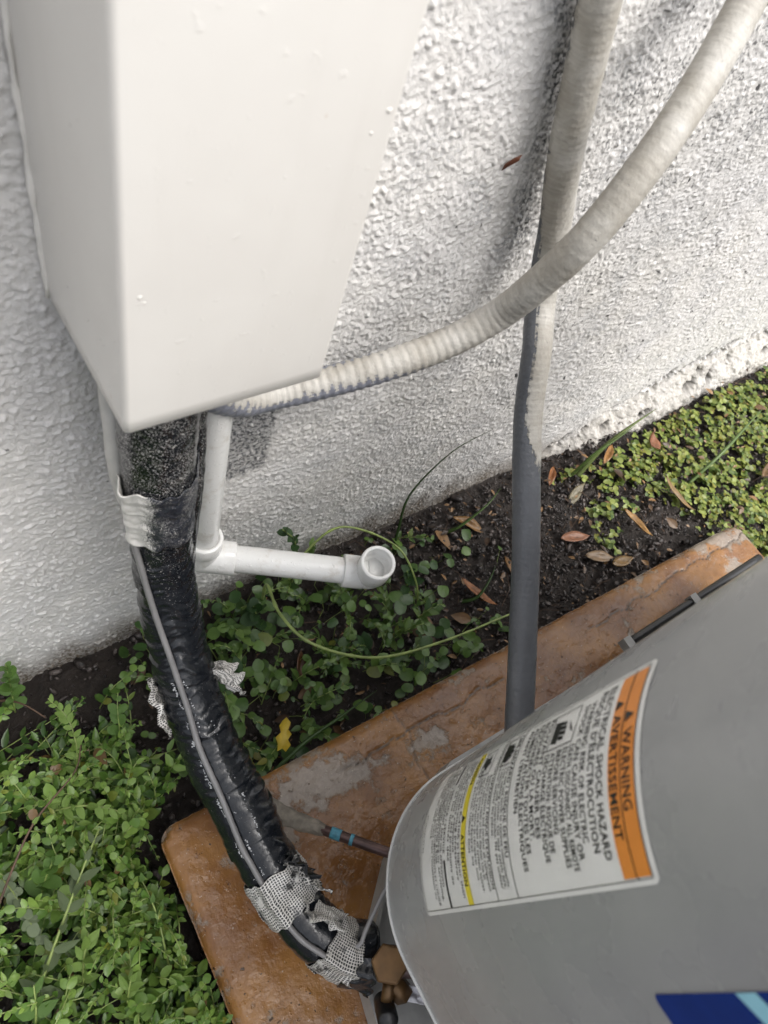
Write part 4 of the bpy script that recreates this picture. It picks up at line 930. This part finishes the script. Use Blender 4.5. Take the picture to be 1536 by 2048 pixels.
# --- yellow-green clover mat near the far end of the wall
pos, dr2, nr, Ls = [], [], [], []
for k in range(3600):
    x = random.uniform(0.72, 1.75); y = random.uniform(-0.33, -0.045)
    dn = float(fbm(np.array(x * 7), np.array(y * 9), 2, 81)) + 1.1 * float(smooth(.74, .93, np.array(x))) - 1.3 * float(smooth(-.13, -.22, np.array(y + 0.12 * max(0, .95 - x)))) * float(smooth(1.1, .88, np.array(x)))
    if dn < random.uniform(.15, .85): continue
    if y < -0.245 - 0.04 * (x - 0.05) and x < 1.02: continue
    z0 = float(ground_z(np.array(x), np.array(y))) + random.uniform(.004, .022) + 0.016 * max(0, float(perlin(np.array(x * 22), np.array(y * 22), 83))); a0_ = random.uniform(0, 2 * pi); L = random.uniform(.005, .0105)
    for j in range(random.choice((3, 3, 4))):
        a = a0_ + j * 2 * pi / 3; pos.append((x, y, z0)); dr2.append((math.cos(a), math.sin(a), random.uniform(-.1, .35))); nr.append(unit_v(np.array([random.gauss(0, .25), random.gauss(0, .25), 1.0]))); Ls.append(L)
Ls = np.array(Ls); n = len(Ls); c = green(n, (0.060, 0.115, 0.022), (0.31, 0.36, 0.085), 0.28)
V, F, nt = leaf_mass(pos, dr2, nr, Ls, Ls * RNG.uniform(.8, 1.0, n), 'round')
o = obj('clover_mat', V, F, MAT['clover'], color=np.repeat(c, nt, 0)); o['kind'] = 'stuff'; o['label'] = 'bright yellow-green clover mat at the foot of the wall behind the conduit'; o['category'] = 'clover'

# --- wet mulch crumbs and needles
V, F = [], []
OCT = np.array([(1, 0, 0), (-1, 0, 0), (0, 1, 0), (0, -1, 0), (0, 0, 1), (0, 0, -1)], float); OF = np.array([(0, 2, 4), (2, 1, 4), (1, 3, 4), (3, 0, 4), (2, 0, 5), (1, 2, 5), (3, 1, 5), (0, 3, 5)])
cnt = 0
for k in range(7500):
    x = random.uniform(-0.12, 1.45) if k % 3 else random.uniform(0.45, 0.95); y = random.uniform(-0.32, -0.004)
    if y < -0.222 - 0.04 * (x - 0.05) and 0.04 < x < 1.01: continue
    r = random.uniform(.0022, .0080) * random.uniform(.5, 1) * (1.5 if k % 7 == 0 else 1); z0 = float(ground_z(np.array(x), np.array(y))) + r * .5 + 0.007
    ax = RNG.normal(size=(3, 3)); qv, _ = np.linalg.qr(ax); P = (OCT * (1 + 0.3 * RNG.normal(size=(6, 1)))) * np.array([r * random.uniform(.8, 2.0), r, r * .7]) @ qv
    V.append(P + (x, y, z0)); F.append(OF + 6 * cnt); cnt += 1
o = obj('mulch', np.vstack(V), np.vstack(F), MAT['mulch']); o['kind'] = 'stuff'; o['label'] = 'wet black mulch crumbs on the soil strip'; o['category'] = 'mulch'
sub = o.modifiers.new('round', 'SUBSURF'); sub.levels = 1; sub.render_levels = 1
paths = []
for k in range(170):
    x = random.uniform(0.3, 1.45); y = random.uniform(-0.25, -0.02)
    if y < -0.222 - 0.04 * (x - 0.05) and x < 1.01: continue
    z0 = float(ground_z(np.array(x), np.array(y))) + 0.009; a = random.uniform(0, pi); L = random.uniform(.015, .06)
    paths.append(np.array([[x, y, z0], [x + L * .5 * math.cos(a), y + L * .5 * math.sin(a), z0 + random.uniform(0, .006)], [x + L * math.cos(a + .2), min(y + L * math.sin(a + .2), -.006), z0]]))
V, F = thin_tubes(paths, [.0006] * len(paths), 4); o = obj('needle_litter', V, F, MAT['stemb']); o['kind'] = 'stuff'; o['label'] = 'thin brown needles scattered on the soil'; o['category'] = 'litter'

pos, dr2, nr, Ls = [], [], [], []
for k in range(900):
    x = random.uniform(0.10, 1.5); y = random.uniform(-0.30, -0.012)
    if y < -0.215 - 0.04 * (x - 0.05) and x < 1.02: continue
    a = random.uniform(0, 2 * pi); pos.append((x, y, float(ground_z(np.array(x), np.array(y))) + random.uniform(.010, .020) + (0.012 if x > .85 else 0))); dr2.append((math.cos(a), math.sin(a), random.gauss(0, .2))); nr.append(unit_v(np.array([random.gauss(0, .4), random.gauss(0, .4), 1.0]))); Ls.append(random.uniform(.004, .016) * random.uniform(.5, 1) * (2.2 if k % 12 == 0 else 1))
Ls = np.array(Ls); n = len(Ls); t_ = RNG.random((n, 1)); c = np.array((0.05, 0.028, 0.016)) * (1 - t_) + np.array((0.28, 0.16, 0.07)) * t_ ** 1.5
V, F, nt = leaf_mass(pos, dr2, nr, Ls, Ls * RNG.uniform(.25, .6, n), 'lance')
o = obj('leaf_litter', V, F, MAT['dead'], color=np.repeat(c, nt, 0)); o['kind'] = 'stuff'; o['label'] = 'small brown scraps of dead leaf on the mulch'; o['category'] = 'litter'
# --- single sprigs, each stem with its own leaves
LEAFMESH = {}
def leaf_obj(kind, tone, parent, p, dv, nv, L, W):
    key = (kind, tone)
    if key not in LEAFMESH:
        T, F = leaf_template(kind, 0.2, 0.22); cc = dict(lite=(0.18, 0.285, 0.060), mid=(0.095, 0.185, 0.036), dark=(0.028, 0.070, 0.018), grey=(0.17, 0.215, 0.125), dull=(0.105, 0.145, 0.065))[tone]
        t_ = obj('leaf', T, F, MAT['leaf'], color=np.tile(cc, (len(T), 1))); LEAFMESH[key] = t_.data; bpy.data.objects.remove(t_)
    o = bpy.data.objects.new('leaf', LEAFMESH[key]); COL.objects.link(o); o.parent = parent
    ex = Vector(dv).normalized(); ey = Vector(nv).cross(ex).normalized(); ez = ex.cross(ey)
    M = Matrix((ex * L, ey * W, ez * (L + W) * .5)).transposed().to_4x4(); M.translation = Vector(p)
    o.matrix_parent_inverse = Matrix.Translation(parent.location).inverted(); o.matrix_basis = M; return o
def sprig(label, P, spacing, Lm, kind='point', tone='lite', ratio=0.5, r=0.0011, stem='stem', start=0.12, tw=0.0, tip=True, cat='plant', name='leafy_sprig', group=None, jit=0.25):
    e = empty(name, tuple(P[0])); C, _ = resample(catmull(P, 8), 0.003)
    V, F, UV = sweep(C, lambda s, t: r * (1 - .45 * s / s.max()), 8, True); keep(obj('stem', V, F, MAT[stem]), e)
    lv = sprig_leaves(C, spacing, Lm, tw, jit=jit, start=start)
    for p, dv, nv, L in lv: leaf_obj(kind, tone, e, p, dv, nv, L, L * ratio * random.uniform(.85, 1.1))
    tag(e, label, cat, group); return e
sprig('long pale stem with broad pointed leaves lying across the ground cover', [[-0.092, -0.296, 0.045], [-0.067, -0.272, 0.068], [-0.035, -0.240, 0.085], [-0.010, -0.215, 0.093], [0.009, -0.196, 0.092]], 0.019, 0.021, 'point', 'dull', 0.46, 0.0015)
sprig('slender sprig rising beside the left edge of the orange pad', [[0.016, -0.333, 0.030], [0.020, -0.310, 0.055], [0.024, -0.285, 0.066], [0.024, -0.253, 0.066]], 0.014, 0.014, 'point', 'mid', 0.5, 0.0012)
sprig('bright young sprig standing against dark soil left of the black line', [[0.006, -0.134, 0.030], [0.018, -0.112, 0.060], [0.021, -0.085, 0.078], [0.012, -0.060, 0.084]], 0.009, 0.012, 'oval', 'lite', 0.62, 0.0010)
sprig('upright sprig with round leaves just left of the loose tape end', [[0.055, -0.126, 0.010], [0.062, -0.108, 0.050], [0.066, -0.095, 0.066], [0.072, -0.082, 0.074]], 0.016, 0.013, 'round', 'mid', 0.85, 0.0009)
sprig('short sprig with large dull leaves in the lower corner of the ground cover', [[-0.098, -0.318, 0.035], [-0.086, -0.298, 0.062], [-0.080, -0.280, 0.074]], 0.013, 0.018, 'point', 'mid', 0.52, 0.0012)
sprig('small seedling growing against the side of the orange pad', [[0.030, -0.400, 0.012], [0.036, -0.380, 0.040], [0.040, -0.362, 0.056]], 0.010, 0.014, 'point', 'mid', 0.5, 0.0010)
sprig('leafy sprig touching the white wall left of the black line', [[-0.020, -0.030, 0.0], [-0.014, -0.022, 0.055], [-0.011, -0.020, 0.090], [-0.010, -0.022, 0.115]], 0.015, 0.013, 'round', 'mid', 0.8, 0.0009)
sprig('dark green weed standing against the wall above the drain arm', [[0.318, -0.030, 0.0], [0.312, -0.029, 0.085], [0.300, -0.026, 0.135], [0.282, -0.022, 0.165]], 0.018, 0.020, 'oval', 'dark', 0.75, 0.0013, start=0.72, jit=0.4)
sprig('drooping stalk of rounded grey-green leaves at the left edge', [[-0.078, -0.185, 0.055], [-0.073, -0.198, 0.066], [-0.069, -0.222, 0.066], [-0.067, -0.252, 0.052]], 0.0075, 0.011, 'round', 'grey', 0.9, 0.0009)
sprig('thin brown stem with few leaves slanting over the ground cover', [[-0.090, -0.215, 0.070], [-0.060, -0.186, 0.090], [-0.034, -0.163, 0.096], [0.008, -0.140, 0.094], [0.022, -0.118, 0.088]], 0.030, 0.010, 'point', 'lite', 0.5, 0.0012, stem='stemb', start=0.35)
sprig('leafy runner arching toward the corner of the orange pad', [[-0.030, -0.150, 0.045], [0.000, -0.165, 0.070], [0.022, -0.180, 0.070], [0.038, -0.196, 0.055]], 0.009, 0.012, 'oval', 'lite', 0.6, 0.0010)
sprig('weed with broad dark leaves below the drain arm near the wall', [[0.250, -0.060, 0.0], [0.246, -0.062, 0.045], [0.240, -0.058, 0.075]], 0.012, 0.024, 'round', 'dark', 0.85, 0.0013, start=0.5, jit=0.4)
sprig('fern-like weed between the black line and the pad corner', [[0.205, -0.120, 0.0], [0.196, -0.112, 0.045], [0.180, -0.108, 0.075]], 0.010, 0.018, 'oval', 'dark', 0.7, 0.0011, start=0.3, jit=0.4)
sprig('broad-leaved weed with pale leaves beside the long pale stem', [[-0.050, -0.300, 0.03], [-0.042, -0.285, 0.062], [-0.030, -0.268, 0.078]], 0.012, 0.022, 'point', 'lite', 0.5, 0.0013, jit=.4)
sprig('bright leafy weed near the bottom edge left of the pad', [[-0.030, -0.345, 0.03], [-0.022, -0.330, 0.064], [-0.012, -0.316, 0.080]], 0.011, 0.020, 'point', 'lite', 0.48, 0.0012, jit=.4)
sprig('rounded weed tuft between brown stem and long pale stem', [[-0.055, -0.215, 0.035], [-0.045, -0.207, 0.065], [-0.034, -0.200, 0.084]], 0.010, 0.016, 'round', 'mid', 0.8, 0.0011, jit=.4)
sprig('pointed weed leaning over the front corner of the pad', [[0.028, -0.215, 0.015], [0.036, -0.200, 0.055], [0.046, -0.196, 0.078]], 0.010, 0.017, 'point', 'lite', 0.5, 0.0011, jit=.4)
for i, (P, lab_) in enumerate((([[0.400, -0.05, 0.0], [0.404, -0.06, 0.05], [0.398, -0.072, 0.09]], 'leafy weed just beyond the open elbow mouth'), ([[0.455, -0.105, 0.0], [0.45, -0.100, 0.04], [0.438, -0.098, 0.07]], 'weed with upright leaves between the elbow and the long conduit'), ([[0.36, -0.155, 0.0], [0.352, -0.15, 0.03], [0.338, -0.15, 0.05]], 'low weed under the curved vine near the pad edge'))):
    sprig(lab_, P, 0.012, 0.019, 'oval', 'dark' if i else 'mid', 0.62, 0.0011, start=0.3, jit=0.4)
# vines and grass blades
def vine(name, label, P, r, mat, cat, nodes=0):
    C, _ = resample(catmull(P, 10), 0.003); V, F, UV = sweep(C, lambda s, t: r * (1 - .3 * s / s.max()) * (1 + 0.35 * np.exp(-((((s / 0.055) % 1) - .5) / .05) ** 2)), 10, True)
    return tag(obj(name, V, F, MAT[mat]), label, cat)
vine('vine', 'pale green vine sagging in a curve between the drain arm and the pad', [[0.262, -0.045, 0.05], [0.258, -0.050, 0.10], [0.250, -0.092, 0.112], [0.265, -0.138, 0.112], [0.324, -0.181, 0.100], [0.410, -0.200, 0.090], [0.535, -0.208, 0.062]], 0.0019, 'stem', 'vine')
vine('vine', 'green vine arching behind the open elbow along the wall foot', [[0.300, -0.040, 0.06], [0.322, -0.030, 0.098], [0.369, -0.028, 0.12], [0.427, -0.070, 0.10], [0.440, -0.113, 0.072], [0.445, -0.135, 0.03]], 0.0016, 'stem', 'vine')
vine('twig', 'thin brown twig lying on dark soil at the left edge', [[-0.05, -0.012, 0.012], [-0.026, -0.020, 0.022], [-0.010, -0.036, 0.030], [0.004, -0.058, 0.026]], 0.0011, 'stemb', 'twig')
def blade(label, P, w, tone=(0.07, 0.13, 0.03)):
    C, s = resample(catmull(P, 8), 0.004); T, N, B = frames(C); ww = w * np.sin(np.clip(1 - s / s[-1], 0, 1) * 1.45 + 0.1)
    V = np.stack([C - N * ww[:, None], C - np.array([0, 0, 1]) * (ww * .5)[:, None], C + N * ww[:, None], C + np.array([0, 0, 1]) * (ww * .02 + .0003)[:, None]], 1); n = len(C)
    I = np.arange(n * 4).reshape(n, 4); J = np.roll(I, -1, 1); F = np.stack([I[:-1], J[:-1], J[1:], I[1:]], -1).reshape(-1, 4)
    return tag(obj('grass_blade', V.reshape(-1, 3), F, MAT['leaf'], color=np.tile(tone, (n * 4, 1))), label, 'grass')
blade('long thin dark grass blade leaning up the wall left of the conduit', [[0.475, -0.045, 0.0], [0.481, -0.030, 0.04], [0.49, -0.014, 0.10], [0.535, -0.010, 0.165], [0.600, -0.008, 0.180]], 0.0022, (0.035, 0.07, 0.02))
blade('broad light grass blade leaning on the wall right of the conduit', [[0.84, -0.060, 0.01], [0.868, -0.052, 0.05], [0.90, -0.05, 0.085], [0.955, -0.05, 0.12]], 0.0042, (0.16, 0.21, 0.07))
blade('narrow grass blade beside the broad light blade by the wall', [[0.83, -0.055, 0.01], [0.85, -0.054, 0.055], [0.885, -0.055, 0.08], [0.925, -0.052, 0.095]], 0.0026, (0.12, 0.19, 0.05))
blade('grass blade crossing the clover at the right edge', [[1.02, -0.16, 0.02], [1.08, -0.15, 0.065], [1.17, -0.13, 0.075], [1.27, -0.11, 0.06]], 0.0032, (0.13, 0.20, 0.06))
blade('short grass blade on the mulch near the conduit', [[0.56, -0.05, 0.0], [0.575, -0.06, 0.03], [0.62, -0.055, 0.05], [0.66, -0.04, 0.05]], 0.0034, (0.075, 0.14, 0.03))
blade('green grass blade beside the orange leaf near the conduit', [[0.520, -0.150, 0.0], [0.535, -0.160, 0.02], [0.560, -0.150, 0.03], [0.585, -0.135, 0.03]], 0.0030, (0.05, 0.10, 0.025))
blade('dark grass blade lying along the back edge of the pad', [[0.18, -0.226, 0.045], [0.22, -0.218, 0.062], [0.27, -0.213, 0.060], [0.33, -0.205, 0.04]], 0.0026, (0.04, 0.08, 0.02))
# dead leaves
DL = [(0.605, -0.056, .052, .017, 2.3, (0.30, 0.125, 0.04), 'curled orange leaf on mulch just left of the conduit'),
      (0.813, -0.086, .048, .016, 0.4, (0.27, 0.13, 0.065), 'pinkish brown leaf beside the clover edge'),
      (0.757, -0.147, .056, .019, -0.3, (0.36, 0.18, 0.085), 'broad tan leaf on mulch right of the conduit'),
      (0.772, -0.193, .050, .018, -0.5, (0.30, 0.165, 0.10), 'pale brown leaf lying near the pad back edge'),
      (0.800, -0.215, .040, .017, -0.2, (0.25, 0.13, 0.04), 'crumpled golden brown leaf touching the pad back edge'),
      (0.548, -0.154, .062, .015, -1.1, (0.34, 0.135, 0.045), 'long orange leaf pointing at the pad left of the conduit'),
      (0.859, -0.178, .060, .013, -1.4, (0.33, 0.155, 0.06), 'slim orange leaf standing on soil below the clover'),
      (0.964, -0.172, .072, .015, -1.3, (0.36, 0.18, 0.075), 'long narrow leaf lying over the clover'),
      (1.000, -0.075, .044, .018, 0.9, (0.30, 0.13, 0.05), 'orange leaf high in the clover near the wall'),
      (0.905, -0.055, .050, .013, 0.5, (0.34, 0.17, 0.06), 'tan leaf under the broad grass blade'),
      (0.275, -0.130, .036, .013, 1.1, (0.16, 0.05, 0.022), 'dark red leaf standing under the vine bend'),
      (0.312, -0.150, .034, .014, -0.5, (0.27, 0.13, 0.045), 'small tan leaf beside the dark red one'),
      (0.796, -0.040, .040, .012, 0.7, (0.28, 0.12, 0.05), 'small orange leaf against the wall foot by the conduit'),
      (1.075, -0.320, .050, .022, 0.8, (0.36, 0.17, 0.085), 'wet orange leaf by the far corner of the pad'),
      (0.630, -0.145, .046, .017, 1.6, (0.24, 0.10, 0.035), 'brown leaf half hidden behind the conduit'),
      (0.440, -0.165, .046, .016, -1.2, (0.20, 0.085, 0.03), 'dark orange leaf under the vine in the weeds'),
      (0.700, -0.105, .036, .012, 0.2, (0.18, 0.09, 0.05), 'small dull brown leaf on the mulch'),
      (1.17, -0.21, .05, .017, 0.3, (0.24, 0.10, 0.05), 'reddish leaf at the right edge of the clover')]
for x, y, L, W_, a, c_, lab_ in DL:
    nu, nv = 13, 5; V = []; k1 = random.uniform(-.9, 1.1); k2 = random.uniform(.0, 1.1); k3 = random.uniform(-.1, .35)
    for q in range(nu):
        t = q / (nu - 1); hw = W_ * .5 * (math.sin(pi * t ** 0.85) ** 0.8 if 0 < t < 1 else 0.02)
        for w in range(nv):
            u = w / (nv - 1) * 2 - 1; V.append((L * (t - .5), hw * u + k1 * L * .25 * (t - .5) ** 2, k2 * hw * u * u + k3 * L * (t - .5) ** 2 * 2 + 0.0012 * math.sin(9 * t + u * 3)))
    V = np.array(V); R2 = np.array([[math.cos(a), -math.sin(a), 0], [math.sin(a), math.cos(a), 0], [0, 0, 1]]); V = V @ R2.T
    tx, ty = random.gauss(0, .18), random.gauss(0, .18); V[:, 2] += V[:, 0] * tx + V[:, 1] * ty
    z0 = float(ground_z(np.array(x), np.array(y))) + random.uniform(.014, .019) + 0.012 * (x > 0.85); b = len(V); V = V + (x, y, z0)
    V2 = np.vstack([V, V - (0, 0, .0005)]); F = grid(nu, nv); I = np.arange(b).reshape(nu, nv)
    def rim(a_): return np.stack([a_[:-1], a_[1:], a_[1:] + b, a_[:-1] + b], -1)
    FF = np.vstack([F, F[:, ::-1] + b, rim(I[0]), rim(I[-1])[:, ::-1], rim(I[:, 0])[:, ::-1], rim(I[:, -1])])
    hue = np.array([random.uniform(.55, 1.05), random.uniform(.6, 1.2), random.uniform(.6, 1.3)])
    tag(obj('dead_leaf', V2, FF, MAT['dead'], color=np.tile(c_, (len(V2), 1)) * hue * RNG.uniform(.7, 1.2, (len(V2), 1))), lab_, 'dead leaf', 'fallen leaves on the soil strip')
# yellow lobed leaf and the seed husk stuck on the wall
def flat_leaf(name, label, ctr, ax, ay, outline, col_, cat):
    ax, ay = np.array(ax), np.array(ay); nz_ = np.cross(ax, ay); nz_ = nz_ / np.linalg.norm(nz_); n = len(outline)
    V = [np.array(ctr) + ax * p[0] + ay * p[1] + nz_ * 0.002 * math.sin(5 * p[0] + 3 * p[1]) for p in outline] + [np.array(ctr) + nz_ * .0015]
    V += [v - nz_ * .0006 for v in V]; m_ = n + 1; F = [(i, (i + 1) % n, n) for i in range(n)] + [(m_ + (i + 1) % n, m_ + i, m_ + n) for i in range(n)] + [(i, m_ + i, m_ + (i + 1) % n, (i + 1) % n) for i in range(n)]
    return tag(obj(name, V, F, MAT['dead'], color=np.tile(col_, (len(V), 1))), label, cat)
lob = [(1, 0), (.7, .5), (.3, .35), (.05, .75), (-.3, .45), (-.6, .8), (-1, .4), (-.8, 0), (-1, -.45), (-.55, -.5), (-.2, -.8), (.1, -.35), (.5, -.6), (.8, -.35)]
flat_leaf('dead_leaf', 'bright yellow lobed leaf in the dark gap by the pad corner', (0.207, -0.198, 0.050), (0.0105, 0.0145, 0.002), (0.009, -0.006, 0.001), lob, (0.50, 0.36, 0.03), 'dead leaf')
flat_leaf('seed_husk', 'tiny reddish brown husk stuck on the white stucco', (0.409, -0.0035, 0.574), (0.0045, -0.001, 0.0075), (0.0016, -0.0008, -0.001), [(1, 0), (.5, .8), (-.3, 1), (-1, 0), (-.4, -.9), (.4, -.8)], (0.16, 0.06, 0.035), 'husk')

# ------------------------------------------------------------------ rain beads on the pad, glints painted as pale beads on the wrap
dp = []
for k in range(420):
    a, b = random.uniform(0.012, 0.935), random.uniform(0.006, 0.30) ** 1.0
    p = pad_pt(a, b)
    if 0.17 < p[0] < 0.9 and b > 0.12: continue
    dp.append(((p[0], p[1], 0.0605 + 0.0006), (0, 0, 1), abs(random.gauss(0.0008, .0007)) + .0005))
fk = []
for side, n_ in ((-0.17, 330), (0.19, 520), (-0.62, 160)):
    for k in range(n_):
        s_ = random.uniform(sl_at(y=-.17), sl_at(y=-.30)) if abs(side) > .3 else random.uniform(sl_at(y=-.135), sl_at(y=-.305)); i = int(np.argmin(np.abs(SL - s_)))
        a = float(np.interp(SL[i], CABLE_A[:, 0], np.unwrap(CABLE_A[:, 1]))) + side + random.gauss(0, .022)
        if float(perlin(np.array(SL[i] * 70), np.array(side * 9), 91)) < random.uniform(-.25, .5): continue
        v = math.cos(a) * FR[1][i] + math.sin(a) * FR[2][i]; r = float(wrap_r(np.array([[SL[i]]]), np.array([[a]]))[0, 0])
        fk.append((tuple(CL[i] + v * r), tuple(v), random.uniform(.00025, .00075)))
q = keep(blobs('painted_glints', fk, MAT['bead'], None, 0.5), ls); q['kind'] = 'stuff'  # highlights of the wet wrap put in as pale opaque beads
o = blobs('water_droplets', dp, MAT['water'], None, 0.45); o['kind'] = 'stuff'; o['label'] = 'clear rain beads on the orange pad'; o['category'] = 'water'
